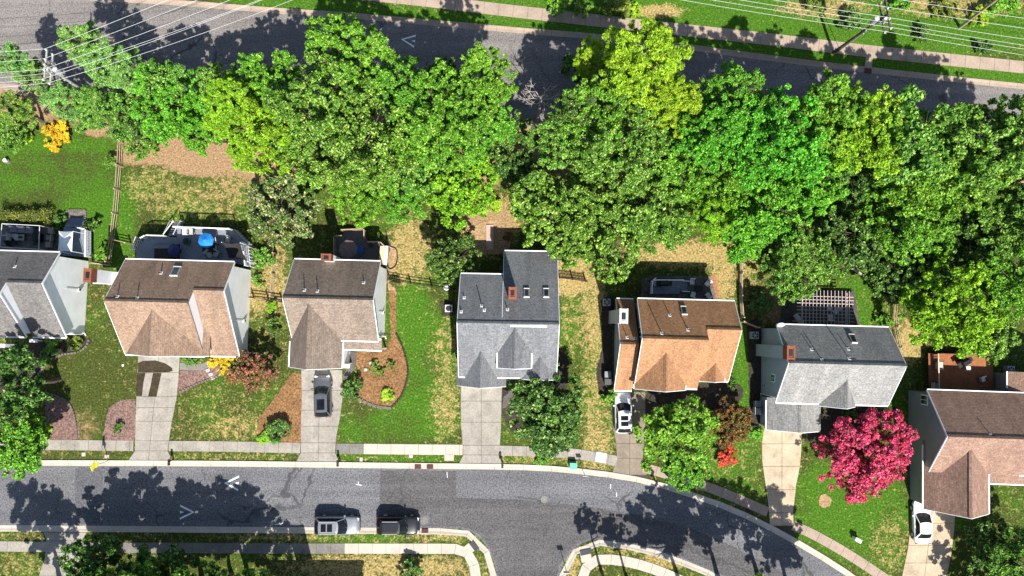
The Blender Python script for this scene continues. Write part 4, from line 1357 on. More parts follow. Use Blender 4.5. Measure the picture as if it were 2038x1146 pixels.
def crown_points(seed, Rr, B, nb, per, spread=0.34, low=-0.35, pr=0.3, cone=0.0, fill=30, flat=0.72):
    """boughs set unevenly over a dome, each bough a cluster of leafy puffs; gaps are left between them"""
    g = np.random.default_rng(seed)
    boughs = []
    tries = 0
    while len(boughs) < nb and tries < 4000:
        tries += 1
        d = g.normal(size=3)
        d /= np.linalg.norm(d)
        if d[2] < low:
            continue
        k = g.uniform(0.5, 0.84) if d[2] < 0.6 else g.uniform(0.62, 0.92)
        q = d * np.array([Rr, Rr, B]) * k
        rb = Rr * spread * g.uniform(0.6, 1.25)
        if any(np.linalg.norm((q - b[0]) * np.array([1, 1, .8])) < 0.62 * (rb + b[1]) * 0.85 for b in boughs):
            if tries < 2500:
                continue
        if cone:
            q[:2] *= max(0.12, 1 - cone * (q[2] / B + 1) / 2)
        boughs.append((q, rb))
    pts, rad = [], []
    for q, rb in boughs:
        m = max(4, int(per * (rb / (Rr * spread)) ** 2))
        for _ in range(m):
            d = g.normal(size=3)
            d /= np.linalg.norm(d)
            if d[2] < -0.3:
                d[2] *= -0.4
            pts.append(q + d * rb * np.array([1, 1, flat]) * g.uniform(0.45, 1.0))
            rad.append(rb * pr * g.uniform(0.65, 1.3))
    for _ in range(fill):
        d = g.normal(size=3)
        d /= np.linalg.norm(d)
        pts.append(d * np.array([Rr, Rr, B]) * g.uniform(0.2, 0.6) - np.array([0, 0, B * .2]))
        rad.append(Rr * g.uniform(0.12, 0.18))
    return np.array(pts), np.array(rad)


CROWN = {}
for i in range(8):      # big broadleaf crowns, 5.5 m radius
    c_, r_ = crown_points(100 + i, 5.5, 4.4, 30, 13, 0.3, fill=40)
    CROWN['big', i] = leaf_cloud('crown', 100 + i, c_, r_ * .9, 112, 0.125, upbias=0.35)
for i in range(6):      # middling crowns, 3.2 m
    c_, r_ = crown_points(200 + i, 3.2, 2.7, 22, 8, 0.33, pr=.36, fill=18)
    CROWN['mid', i] = leaf_cloud('crown', 200 + i, c_, r_ * .92, 100, 0.115, upbias=0.35)
for i in range(4):      # feathery drooping crowns, 4.5 m
    c_, r_ = crown_points(300 + i, 4.5, 3.6, 34, 11, 0.27, pr=.33, fill=30, flat=.5)
    CROWN['feather', i] = leaf_cloud('crown', 300 + i, c_, r_, 105, 0.155, flat=0.55, aspect=0.3, hang=0.25, upbias=0.4)
for i in range(4):      # pine: tufted limbs
    c_, r_ = crown_points(400 + i, 3.6, 4.2, 26, 7, 0.26, low=-0.8, pr=.36, cone=0.5, fill=14, flat=.45)
    CROWN['pine', i] = leaf_cloud('crown', 400 + i, c_, r_, 105, 0.14, flat=0.6, aspect=0.28, upbias=0.35)
for i in range(4):      # shrubs, 1 m
    c_, r_ = crown_points(500 + i, 1.0, 0.85, 9, 5, .4, low=-0.5, pr=.42, fill=8)
    CROWN['shrub', i] = leaf_cloud('foliage', 500 + i, c_, r_, 55, 0.08)
for i in range(2):      # tight clipped shrub
    c_, r_ = crown_points(520 + i, 1.0, 0.9, 14, 5, .34, low=-0.7, pr=.45, fill=10)
    CROWN['ball', i] = leaf_cloud('foliage', 520 + i, c_, r_, 60, 0.06)
BASE_R = {'big': 5.5, 'mid': 3.2, 'feather': 4.5, 'pine': 3.6, 'shrub': 1.0, 'ball': 1.0}
BASE_B = {'big': 4.2, 'mid': 2.7, 'feather': 3.6, 'pine': 4.2, 'shrub': 0.85, 'ball': 0.9}


def trunk_mesh(seed, Rr, B, hbase, nl=7):
    """trunk from the ground (z=0) to the crown centre at hbase, limbs into the crown"""
    g = random.Random(seed)
    mb = MB()
    r0 = 0.05 * Rr + .07
    prev, rp = Vector((0, 0, -.1)), r0 * 1.3
    top = hbase + B * .35
    for k in range(1, 6):
        f = k / 5
        q = Vector((g.uniform(-.12, .12) * Rr * .3, g.uniform(-.12, .12) * Rr * .3, top * f))
        r1_ = r0 * (1 - .75 * f)
        mb.tube(prev, q, rp, r1_, 8, caps=False)
        if f > .45:
            for j in range(3):
                a = g.uniform(0, 6.28)
                e = q + Vector((math.cos(a) * Rr * .55, math.sin(a) * Rr * .55, B * g.uniform(.15, .5)))
                mid_ = (q + e) / 2 + Vector((0, 0, -.2))
                mb.tube(q, mid_, r1_ * .6, r1_ * .4, 6, caps=False)
                mb.tube(mid_, e, r1_ * .4, r1_ * .12, 6, caps=False)
                for s_ in range(2):
                    a2 = a + g.uniform(-.9, .9)
                    e2 = mid_ + Vector((math.cos(a2) * Rr * .35, math.sin(a2) * Rr * .35, B * g.uniform(.1, .45)))
                    mb.tube(mid_, e2, r1_ * .25, r1_ * .08, 5, caps=False)
        prev, rp = q, r1_
    return mb.mesh('trunk', fix=False)


TREE_N = [0]


def tree(name, label, u_, v_, rpx, height, kind, tone, var=None, group=None, cat='tree', squash=1.0, rot=None, aspect=1.0):
    g = random.Random(hash((u_, v_)) % 9999 + 5)
    TREE_N[0] += 1
    zc = height
    r_ = rpx * 1.1 * PXM(height * .62)
    b_ = min(height * .42, r_ * 0.85) * squash
    zc = height - b_
    p = P(u_, v_, zc)
    root = thing(name, label, cat, (p.x, p.y, 0), 0, group)
    n_var = len([k for k in CROWN if k[0] == kind])
    vi = (TREE_N[0] if var is None else var) % n_var
    me_ = CROWN[kind, vi]
    if not me_.materials:
        me_.materials.append(LEAF['green'])
    cr = link('crown', me_, root, (0, 0, zc), g.uniform(0, 6.28) if rot is None else rot)
    k = r_ / BASE_R[kind]
    cr.scale = (k * g.uniform(.95, 1.05), k * g.uniform(.95, 1.05) * aspect, b_ / BASE_B[kind])
    cr.material_slots[0].link = 'OBJECT'
    cr.material_slots[0].material = LEAF[tone]
    tm = trunk_mesh(TREE_N[0], r_, b_, zc)
    tm.materials.append(M_BARK)
    link('trunk', tm, root)
    return root


def shrub(label, u_, v_, rpx, tone, h=None, kind='shrub', group=None, name='shrub', z0=0.0):
    r_ = rpx * PXM(.5)
    hh = h or r_ * 1.3
    p = P(u_, v_, hh * .5 + z0)
    g = random.Random(int(u_ * 31 + v_))
    root = thing(name, label, 'bush' if name == 'shrub' else 'plant', (p.x, p.y, z0), 0, group)
    n_var = len([k for k in CROWN if k[0] == kind])
    me_ = CROWN[kind, int(u_ + v_) % n_var]
    if not me_.materials:
        me_.materials.append(LEAF['green'])
    o = link('foliage', me_, root, (0, 0, hh * .52), g.uniform(0, 6.28))
    o.scale = (r_ / 1.0, r_ / 1.0 * g.uniform(.85, 1.1), hh * .5 / BASE_B[kind])
    o.material_slots[0].link = 'OBJECT'
    o.material_slots[0].material = LEAF[tone]
    mb = MB()
    for k in range(4):
        a = k * 1.7
        mb.tube((0.02 * k, 0, -.05), (math.cos(a) * r_ * .4, math.sin(a) * r_ * .4, hh * .6), .025, .01, 5)
    mb.build('stem', M_BARK, root)
    return root


GB = 'trees of the wooded belt behind the houses'
GF = 'trees in the front yards'
for a in [
    # top left: pines around the pole
    ('pine_tree', 'pale green pine whose crown tip reaches the upper road, left of the wires', 160, 85, 52, 11.0, 'pine', 'pine'),
    ('pine_tree', 'pale green pine at the left edge below the upper road', 22, 118, 40, 10.0, 'pine', 'pine'),
    ('pine_tree', 'feathery pine just right of the left utility pole', 215, 128, 62, 10.0, 'pine', 'pine'),
    ('pine_tree', 'broad feathery pine below the wires near the top left', 262, 150, 48, 8.5, 'pine', 'pine'),
    ('pine_tree', 'feathery pine beside the left utility pole, on its left', 60, 150, 42, 8.0, 'pine', 'pine'),
    ('pine_tree', 'dull green pine at the left edge above the yellow bush', 25, 215, 50, 7.0, 'pine', 'mid'),
    ('pine_tree', 'grey green pine above the yellow bush', 130, 203, 50, 7.0, 'pine', 'pine'),
    ('pine_tree', 'low green pine right of the yellow bush', 195, 215, 62, 7.0, 'pine', 'mid'),
    ('leafy_tree', 'small dense tree between the pines and the bright round tree', 250, 235, 52, 6.0, 'mid', 'mid'),
    ('leafy_tree', 'bright green round tree behind the bare earth yard', 350, 215, 78, 11.5, 'big', 'bright'),
    ('leafy_tree', 'dull green tree tucked behind the bright round tree', 330, 175, 50, 11.5, 'mid', 'mid'),
    ('leafy_tree', 'small green tree overhanging the bare earth yard', 400, 265, 45, 6.0, 'mid', 'green'),
    ('leafy_tree', 'yellow green feathery tree right of the bright round tree', 470, 215, 62, 14.1, 'feather', 'lime'),
    ('leafy_tree', 'tall yellow green tree above the white blossoming tree', 530, 265, 82, 14.1, 'feather', 'lime'),
    ('leafy_tree', 'yellow green tree at the upper road, left of the tallest tree', 560, 165, 55, 14.1, 'mid', 'green'),
    # centre left: the tall dense group
    ('leafy_tree', 'tallest dark green tree reaching onto the upper road left of the chevron', 690, 120, 84, 16.5, 'big', 'green'),
    ('leafy_tree', 'big green tree below the road chevron', 800, 190, 72, 15, 'big', 'green'),
    ('leafy_tree', 'dense green tree in the middle of the belt left of centre', 655, 215, 95, 17.9, 'big', 'mid'),
    ('leafy_tree', 'green tree right of the white blossoming tree, upper part of the belt', 640, 300, 85, 12.0, 'big', 'mid'),
    ('leafy_tree', 'big spreading tree above the blue table deck', 735, 290, 100, 16.6, 'big', 'mid'),
    ('leafy_tree', 'green tree overhanging the deck with the taupe umbrella', 720, 385, 72, 9.0, 'feather', 'green'),
    ('leafy_tree', 'soft green tree right above the taupe umbrella', 800, 385, 62, 8.0, 'feather', 'green'),
    ('leafy_tree', 'green tree left of the yellow green yard tree', 830, 335, 60, 10.0, 'mid', 'mid'),
    ('leafy_tree', 'large green tree at the centre of the belt below the road', 870, 235, 92, 16.6, 'big', 'green'),
    ('leafy_tree', 'green tree beside the bare grey branches, at the road edge', 965, 165, 68, 16.6, 'big', 'green'),
    ('leafy_tree', 'green tree just left of the bare grey tree', 955, 245, 65, 14.1, 'big', 'green'),
    ('leafy_tree', 'bright yellow green tree in the yard behind the slate house', 918, 385, 66, 8.0, 'mid', 'lime'),
    ('leafy_tree', 'dark green small tree close behind the slate house', 905, 515, 52, 6.5, 'mid', 'dark'),
    # right of centre
    ('leafy_tree', 'tall yellow green tree at the upper road right of centre', 1270, 130, 92, 17.9, 'feather', 'yellow_green'),
    ('leafy_tree', 'yellow green tree next to the tall yellow one, its lower right neighbour', 1330, 205, 62, 15.4, 'feather', 'yellow_green'),
    ('leafy_tree', 'dense green tree right of the bare grey tree', 1175, 225, 75, 15.4, 'big', 'green'),
    ('leafy_tree', 'green tree under the tall yellow green tree', 1235, 290, 85, 15.4, 'big', 'mid'),
    ('leafy_tree', 'dark green tree below the bare grey tree', 1110, 285, 55, 11.5, 'mid', 'mid'),
    ('leafy_tree', 'green tree overhanging the rear roof of the slate house', 1095, 430, 75, 9.0, 'mid', 'mid'),
    ('leafy_tree', 'green tree between the slate house and the orange roofed house', 1165, 395, 78, 10.0, 'big', 'mid'),
    ('leafy_tree', 'lower green tree left behind the orange roofed house', 1215, 505, 62, 7.5, 'mid', 'mid'),
    ('leafy_tree', 'green tree behind the orange roofed house', 1290, 430, 85, 9.5, 'big', 'mid'),
    ('leafy_tree', 'yellowish tree behind the orange roofed house, right side', 1415, 420, 65, 9.0, 'feather', 'lime'),
    ('leafy_tree', 'green tree in the belt below the yellow green pair', 1350, 330, 78, 11.0, 'big', 'green'),
    ('leafy_tree', 'green tree at the road edge above the brightest tree', 1470, 205, 68, 15.4, 'big', 'green'),
    ('leafy_tree', 'tree between the two bright green trees and the yellow one', 1420, 275, 68, 15.4, 'big', 'bright'),
    ('leafy_tree', 'brightest green wide tree right of centre in the belt', 1535, 275, 98, 16.6, 'big', 'bright'),
    ('leafy_tree', 'bright green tree above the pergola yard', 1530, 400, 92, 11.0, 'big', 'bright'),
    ('leafy_tree', 'bright green tree with straight right edge against dark foliage', 1610, 350, 75, 12.0, 'big', 'bright'),
    ('leafy_tree', 'dull green tree overhanging the pergola shadow', 1580, 525, 78, 7.5, 'big', 'mid'),
    ('leafy_tree', 'olive tinted tree at the road right of the bright trees', 1725, 255, 80, 16.5, 'big', 'yellow_green'),
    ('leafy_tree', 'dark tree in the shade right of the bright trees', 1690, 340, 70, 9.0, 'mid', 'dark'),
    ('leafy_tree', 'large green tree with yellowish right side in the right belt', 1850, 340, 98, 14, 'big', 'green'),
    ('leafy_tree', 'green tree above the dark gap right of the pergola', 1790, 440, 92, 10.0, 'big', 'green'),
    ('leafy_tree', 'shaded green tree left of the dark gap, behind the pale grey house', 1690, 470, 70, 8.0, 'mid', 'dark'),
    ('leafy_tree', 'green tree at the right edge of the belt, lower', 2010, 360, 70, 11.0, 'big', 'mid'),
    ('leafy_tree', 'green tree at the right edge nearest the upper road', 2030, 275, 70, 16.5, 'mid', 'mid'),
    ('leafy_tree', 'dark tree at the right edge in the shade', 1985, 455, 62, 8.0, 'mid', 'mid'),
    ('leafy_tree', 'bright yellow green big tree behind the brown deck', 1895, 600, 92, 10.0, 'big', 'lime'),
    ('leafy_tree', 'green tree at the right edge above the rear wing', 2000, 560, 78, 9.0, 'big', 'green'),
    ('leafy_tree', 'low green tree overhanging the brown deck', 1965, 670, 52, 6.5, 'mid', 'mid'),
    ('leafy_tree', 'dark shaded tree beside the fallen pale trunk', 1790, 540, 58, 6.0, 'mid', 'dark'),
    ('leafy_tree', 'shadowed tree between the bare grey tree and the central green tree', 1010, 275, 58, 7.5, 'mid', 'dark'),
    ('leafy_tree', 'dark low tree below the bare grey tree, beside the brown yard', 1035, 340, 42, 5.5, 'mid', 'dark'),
    ('leafy_tree', 'low bright tree at the left border of the yard behind the slate house', 868, 330, 46, 7.0, 'mid', 'green'),
    ('leafy_tree', 'low dark green tree between bright round tree and yellow green pair', 430, 165, 40, 10.2, 'mid', 'mid'),
    ('leafy_tree', 'dull low tree behind the lawn, above its fence', 285, 285, 36, 4.5, 'mid', 'mid'),
    ('leafy_tree', 'small dull tree at the left edge right below the pines', 15, 265, 34, 4.5, 'mid', 'mid'),
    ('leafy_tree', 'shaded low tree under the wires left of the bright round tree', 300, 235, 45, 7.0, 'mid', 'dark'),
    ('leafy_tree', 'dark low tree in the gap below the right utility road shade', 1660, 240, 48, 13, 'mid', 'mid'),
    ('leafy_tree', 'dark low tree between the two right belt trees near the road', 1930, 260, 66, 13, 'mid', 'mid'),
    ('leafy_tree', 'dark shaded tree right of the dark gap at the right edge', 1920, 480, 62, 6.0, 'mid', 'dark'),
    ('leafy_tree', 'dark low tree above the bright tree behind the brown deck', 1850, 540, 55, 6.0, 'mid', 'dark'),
    ('leafy_tree', 'green tree left of the straight edged bright tree, lower', 1480, 465, 50, 7.0, 'mid', 'bright'),
    ('leafy_tree', 'low green tree at the right of the overhanging roof tree', 1140, 480, 50, 7.0, 'mid', 'mid'),
    ('leafy_tree', 'small feathery tree in front of the tall yellow green tree', 1180, 120, 42, 11.5, 'feather', 'yellow_green'),
    ('leafy_tree', 'green tree between the central tree and the yellow green yard tree', 905, 300, 52, 9.0, 'mid', 'green'),
    ('leafy_tree', 'green tree filling the belt between orange roof yard and bright trees', 1445, 345, 62, 10.0, 'big', 'green'),
    ('leafy_tree', 'green tree left above the slate house rear roof', 1062, 398, 52, 8, 'mid', 'mid'),
    ('leafy_tree', 'tree beyond the right border shading the upper road', 2125, 330, 85, 17, 'big', 'mid'),
    ('leafy_tree', 'low tree beyond the right border above the rear wing', 2090, 420, 75, 13, 'big', 'mid'),
    ('leafy_tree', 'shaded tree just right of the bare grey tree', 1138, 222, 42, 15, 'mid', 'dark'),
    ('leafy_tree', 'small yellowish tree at the edge of the brown clearing behind the slate house', 982, 335, 36, 4.5, 'mid', 'lime'),
    ('leafy_tree', 'low tree at the road edge between yellow green and bright trees', 1405, 200, 45, 13, 'mid', 'green'),
    ('leafy_tree', 'green tree at the road edge left of the olive tree', 1645, 235, 68, 16.5, 'mid', 'green'),
    ('leafy_tree', 'dull green tree at the road edge right of the olive tree', 1815, 285, 80, 16.5, 'mid', 'mid'),
    ('leafy_tree', 'dark tree at the road edge, second from the right border', 1900, 300, 78, 16, 'mid', 'mid'),
    ('leafy_tree', 'dark tree at the road edge touching the right border', 2040, 300, 80, 16.5, 'mid', 'mid'),
    ('leafy_tree', 'shaded tree right of the tallest tree, under the road chevron', 880, 165, 48, 12, 'mid', 'dark'),
    ('leafy_tree', 'green tree at the road edge left of the tallest tree, small', 490, 150, 40, 12, 'mid', 'green'),
]:
    tree(*a, group=GB)

for a in [
    ('flowering_tree', 'white blossoming tree right of the deck with the blue umbrella', 560, 420, 74, 6.5, 'mid', 'white_blossom'),
    ('flowering_tree', 'magenta crape myrtle in full bloom before the pale grey house', 1728, 898, 98, 6.5, 'big', 'magenta', 3),
    ('flowering_tree', 'small pink blossoming tree at the corner of the tan house', 508, 738, 42, 4, 'mid', 'pink'),
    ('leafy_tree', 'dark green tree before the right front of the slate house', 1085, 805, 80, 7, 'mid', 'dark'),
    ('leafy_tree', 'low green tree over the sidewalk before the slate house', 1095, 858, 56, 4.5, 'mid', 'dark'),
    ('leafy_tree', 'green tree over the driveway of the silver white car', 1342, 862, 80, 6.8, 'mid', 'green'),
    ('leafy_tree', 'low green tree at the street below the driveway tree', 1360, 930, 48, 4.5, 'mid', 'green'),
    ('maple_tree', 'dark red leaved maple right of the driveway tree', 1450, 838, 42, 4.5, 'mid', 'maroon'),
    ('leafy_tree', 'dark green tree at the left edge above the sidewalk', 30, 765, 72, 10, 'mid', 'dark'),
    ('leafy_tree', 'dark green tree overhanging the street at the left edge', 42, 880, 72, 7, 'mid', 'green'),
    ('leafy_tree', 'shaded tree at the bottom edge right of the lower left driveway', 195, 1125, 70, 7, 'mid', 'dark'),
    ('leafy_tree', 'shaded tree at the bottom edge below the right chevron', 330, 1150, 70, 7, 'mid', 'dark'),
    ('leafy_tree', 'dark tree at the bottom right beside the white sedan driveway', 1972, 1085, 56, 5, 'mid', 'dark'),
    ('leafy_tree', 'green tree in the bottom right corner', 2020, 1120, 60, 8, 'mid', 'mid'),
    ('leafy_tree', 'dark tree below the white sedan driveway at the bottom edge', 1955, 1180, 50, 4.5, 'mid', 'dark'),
]:
    if 'magenta' in a[1]:
        tree(*a[:8], var=5, group=GF, rot=0.4, aspect=.84)
    else:
        tree(*a, group=GF)
# street trees just below the frame whose shade falls on the lower street
for lb, u_, v_, r_, h_ in [('at the left border', 20, 1215, 75, 11), ('right of the lower left driveway', 215, 1205, 80, 12), ('below the right chevron', 330, 1215, 80, 11.5), ('left of the house beyond the bottom edge', 430, 1215, 75, 11.5), ('beside that house wall', 500, 1200, 60, 8.5), ('close to the bottom edge under the right chevron', 300, 1185, 60, 8.5), ('close to the bottom edge, second from the house', 420, 1180, 60, 8),
                       ('left of the curving lower sidewalk', 1215, 1185, 28, 8), ('at the curving lower sidewalk', 1268, 1195, 34, 7.5), ('below the curving kerb', 1400, 1245, 70, 12), ('right of the curving kerb', 1490, 1235, 75, 12.5), ('nearest the warm driveway', 1570, 1205, 55, 11), ('at the lower right street bend', 1640, 1250, 70, 11)]:
    tree('leafy_tree', 'street tree beyond the bottom edge, ' + lb, u_, v_, r_, h_, 'mid', 'mid', group='street trees beyond the bottom edge')


# bare, leafless trees
def bare_tree(label, u_, v_, spread, height, seed, name='bare_tree'):
    g = random.Random(seed)
    p = P(u_, v_, height * .85)
    root = thing(name, label, 'tree', (p.x, p.y, 0), 0)
    tr = MB()
    br = MB()
    tr.tube((0, 0, -.1), (0.1, 0, height * .55), .16, .1, 8)

    def grow(q, d, L, r_, lev):
        e = q + d * L
        br.tube(q, e, r_, r_ * .6, 5, caps=False)
        if lev == 0:
            return
        for k in range(3 if lev > 1 else 2):
            nd = (d + Vector((g.uniform(-.8, .8), g.uniform(-.8, .8), g.uniform(-.25, .45)))).normalized()
            grow(e, nd, L * g.uniform(.6, .8), r_ * .62, lev - 1)
    for k in range(6):
        a = k * 1.05 + g.uniform(-.3, .3)
        grow(Vector((0.1, 0, height * .5)), Vector((math.cos(a) * .8, math.sin(a) * .8, .8)).normalized(), spread * .42, .06, 3)
    tr.build('trunk', M_DEADWOOD, root)
    br.build('branches', M_DEADWOOD, root)


bare_tree('leafless grey tree at the upper road near the centre', 1078, 172, 2.6, 11.5, 3)
bare_tree('leafless grey tree in the yard behind the slate house', 1040, 372, 1.5, 7, 5)
bare_tree('leafless twiggy tree at the left edge below the wires', 20, 150, 2.2, 9, 9)
bare_tree('leafless pale tree below the left utility pole', 85, 190, 1.6, 5, 12)
o = thing('fallen_trunk', 'pale fallen trunk lying in the dark gap behind the pale grey house', 'log', P(1725, 552, .2))
d_ = P(1765, 578, .3) - P(1690, 530, .3)
MB().tube(-d_ / 2, d_ / 2, .16, .1, 8).build('trunk', M_DEADWOOD, o)
MB().tube(d_ * .1, d_ * .1 + Vector((.6, .7, .5)), .06, .02, 6).build('branch', M_DEADWOOD, o)

# shrubs and garden plants
for a in [
    ('golden yellow bush at the back of the left lawn', 112, 270, 32, 'yellow', 1.2),
    ('low yellow green bush left of the golden bush', 45, 272, 24, 'yellow_green', .8),
    ('clipped green bush beside the split rail fence, upper', 222, 322, 15, 'mid', 1.5),
    ('green bush at the lower end of the split rail fence', 207, 505, 17, 'green', 1.5),
    ('dark bush right of the stone landing of the left deck', 186, 445, 16, 'dark', 1.2),
    ('round green bush right of the deck with the blue umbrella', 525, 515, 26, 'mid', 1.6),
    ('lower green bush below the white blossoming tree', 515, 560, 14, 'mid', .9),
    ('yellow flowering bush at the front of the tan house', 440, 720, 28, 'yellow', .9),
    ('small clipped hedge bush beside the tan house front path', 378, 716, 15, 'dark', .7),
    ('red tinged bush before the tan house by its right corner', 465, 745, 18, 'maroon', .9),
    ('dark bush in the orange bed left of the dark car', 548, 858, 28, 'dark', 1.2),
    ('yellow edged plant at the sidewalk in the orange bed', 525, 872, 16, 'lime', .6),
    ('dark green round bush right of the dark car', 703, 775, 22, 'dark', 1.6),
    ('yellow grassy clump in the bed before the grey brown house', 772, 790, 16, 'yellow_green', .5),
    ('thin dark shrub in the bed before the grey brown house', 752, 735, 16, 'olive', .7),
    ('shrub at the left of the long mulch bed', 778, 725, 10, 'olive', .5),
    ('green bush at the left edge of the front wing with the silver white car', 1215, 790, 18, 'green', 1.2),
    ('small green bush at the right corner of the orange roofed house', 1455, 765, 14, 'dark', 1.2),
    ('bright red bush on the lawn below the maple', 1448, 908, 24, 'red', 1.4),
    ('bright green clipped bush left of the warm driveway', 1505, 862, 17, 'bright', 1.1),
    ('tiny red bush under the maple, near the orange roofed house', 1432, 826, 14, 'red', 1.0),
    ('dark bush between the pale grey house garage and its front door', 1618, 825, 13, 'dark', 1.2),
    ('dark bush before the pale grey house, beside the myrtle', 1690, 825, 16, 'dark', 1.1),
    ('dark bush at the right front corner of the pale grey house', 1755, 815, 14, 'dark', 1.0),
    ('dark bush left behind the pergola', 1510, 600, 26, 'dark', 1.2),
    ('dark bush at the rail fence right of the pergola', 1755, 575, 22, 'dark', 1.2),
    ('green bush below the fence right of the pergola', 1760, 640, 20, 'green', 1.3),
    ('low bush in the pinkish bed at the left front yard', 235, 852, 12, 'dark', .7),
    ('small yellow plant in the left edge bed', 92, 855, 14, 'yellow_green', .6),
    ('green bush before the left house, by the white railing', 105, 688, 22, 'mid', 1.0),
    ('green bush before the left house at the right end of its bed', 150, 682, 20, 'olive', .9),
    ('dark clipped bush in the bed before the left house', 88, 715, 18, 'dark', .9),
    ('tree-like shrub in the bed of the left house', 25, 725, 26, 'dark', 1.6),
    ('dark bush behind the patio of the left house', 122, 440, 14, 'dark', 1.0),
    ('round dark bush at the bottom edge below the street cars', 815, 1138, 30, 'dark', 1.8),
    ('scrubby bush beyond the upper sidewalk, left', 1110, 8, 24, 'green', 1.8),
    ('scrubby dark bush beyond the upper sidewalk near the top centre', 1155, 8, 26, 'mid', 1.8),
    ('scrubby bush beyond the upper sidewalk right of the dark ones', 1225, 12, 30, 'olive', 1.9),
    ('yellowish bush beyond the upper sidewalk', 1262, 22, 18, 'yellow_green', 1.4),
    ('olive scrub bush left of the right utility pole', 1630, 8, 28, 'olive', 1.5),
    ('dark scrub bush just left of the pole transformer', 1695, 38, 26, 'dark', 1.6),
    ('green scrub bush at the top right of the pole', 1790, 8, 24, 'green', 1.6),
    ('small dark bush on the verge right of the utility pole', 1835, 68, 18, 'dark', 1.4),
    ('green scrub at the top right corner', 1990, 12, 36, 'green', 2.0),
    ('yellow green scrub beside the stub pole', 1950, 35, 24, 'yellow_green', 1.4),
    ('olive scrub under the stub pole', 1880, 20, 26, 'olive', 1.5),
    ('dark bush on the verge at the top right', 1960, 95, 18, 'dark', 1.2),
    ('small bush at the upper road below the chevron tree', 1135, 135, 24, 'dark', 2.5),
    ('undergrowth bush between bare tree and yellow green tree', 1165, 160, 26, 'dark', 3.0),
    ('green undergrowth bush behind the bare earth yard', 300, 275, 24, 'mid', 1.6),
    ('undergrowth bush at the back of the lawn right of the golden bush', 170, 250, 24, 'mid', 1.6),
    ('undergrowth bush at the bottom of the belt, behind the white blossoming tree', 480, 300, 26, 'lime', 2.2),
    ('small yellow green bush near the wooden walkway', 985, 405, 18, 'yellow_green', 1.0),
    ('low bush behind the slate house beside the walkway', 1010, 470, 12, 'maroon', .7),
    ('bush left of the grey brown house beside its fence', 540, 610, 14, 'lime', .8),
    ('dark bush along the left wall of the grey brown house', 545, 650, 18, 'dark', 1.4),
    ('rounded green bush at the lower street behind the green cabinet', 1080, 915, 16, 'green', .9),
]:
    shrub(a[0], *a[1:5], h=a[5], kind='ball' if a[4] in ('yellow', 'red', 'bright', 'lime') or 'round' in a[0] or 'clipped' in a[0] else 'shrub', group='garden shrubs')

# long clipped hedge beside the left patio
hp = [P(6 + k * 7.4, 427 + k * .2, .9) for k in range(13)]
ctr = np.array([[p.x, p.y, z_] for p in hp for z_ in (.35, .85, 1.25) for _ in range(2)]) + np.random.default_rng(5).normal(size=(13 * 6, 3)) * np.array([.15, .28, .1])
me_ = leaf_cloud('foliage', 77, ctr - np.array([hp[6].x, hp[6].y, 0]), np.full(len(ctr), .42), 130, .06, flat=.9)
me_.materials.append(LEAF['hedge'])
o = thing('hedge', 'long clipped hedge with rounded end beside the left patio', 'hedge', (hp[6].x, hp[6].y, 0))
link('foliage', me_, o)
mb = MB()
for p in hp[1::2]:
    mb.tube((p.x - hp[6].x, p.y - hp[6].y, -.05), (p.x - hp[6].x, p.y - hp[6].y, .9), .04, .02, 6)
mb.build('stem', M_BARK, o)


# ================================================================== FENCES
def fence(label, pts, h=1.2, rails=3, spacing=2.5, mat=M_WOOD_G, pickets=False, rr=.05, zrail=None, pr=.07):
    line = resample([P(*p) for p in pts], spacing)
    o = thing('fence', label, 'fence', line[0], 0)
    b0 = line[0]
    pm = MB().box((0, 0, h / 2 + .02), (pr * 2, pr * 2, h + .16)).mesh('post')
    pm.materials.append(mat)
    for q in line:
        link('post', pm, o, q - b0, random.uniform(-.1, .1))
    for a, c in zip(line[:-1], line[1:]):
        for k in range(rails):
            z_ = h * (k + .6) / rails
            dz = random.uniform(-.04, .04)
            j = Vector((random.uniform(-.04, .04), random.uniform(-.04, .04), 0))
            mb = MB().bar(a - b0 + j + Vector((0, 0, z_ + dz)), c - b0 + j * .3 + Vector((0, 0, z_ - dz)), rr * 1.1, rr * 1.9)
            mb.build('rail', mat, o)
        if pickets:
            n = int((c - a).length / .14)
            mb = MB()
            for i in range(n):
                q = a + (c - a) * ((i + .5) / n) - b0
                mb.box((q.x, q.y, h * .52), (.07, .07, h * .95), rz=math.atan2((c - a).y, (c - a).x))
            mb.build('pickets', mat, o)['kind'] = 'stuff'
    return o


fence('split rail fence between the left lawn and the bare earth yard', [(246, 285), (244, 323), (240, 373), (236, 422), (230, 470), (226, 500), (222, 524)], spacing=2.6)
fence('short split rail fence running right from the end of the lawn fence', [(229, 478), (262, 486)], spacing=1.8)
fence('dark rail fence joining the grey brown house to the slate house', [(776, 556), (800, 561), (830, 566), (866, 572), (912, 578)], mat=M_WOOD_D, spacing=2.3, rr=.04)
gt = thing('garden_gate', 'dark slatted gate in the fence right of the grey brown house', 'gate', P(789, 563, 0), R(-8))
for k in range(5):
    MB().box((-.45 + k * .22, 0, .6), (.1, .05, 1.1)).build('slat', M_WOOD_D, gt)
for z_ in (.25, 1.0):
    MB().box((0, .05, z_), (1.1, .05, .1)).build('rail', M_WOOD_D, gt)
fence('dark picket fence right of the slate house', [(1114, 553), (1140, 556), (1166, 560)], mat=M_WOOD_D, pickets=True, spacing=1.4, rr=.03)
fence('split rail fence between the orange and pale grey roofed houses', [(1470, 500), (1472, 540), (1471, 585), (1474, 632)], spacing=2.4, rr=.07)
fence('pale rail fence from the orange roofed house to its neighbour', [(1474, 640), (1505, 652)], spacing=1.7)
fence('split rail fence right of the pergola yard', [(1783, 560), (1778, 610), (1776, 660), (1784, 690)], spacing=2.4)
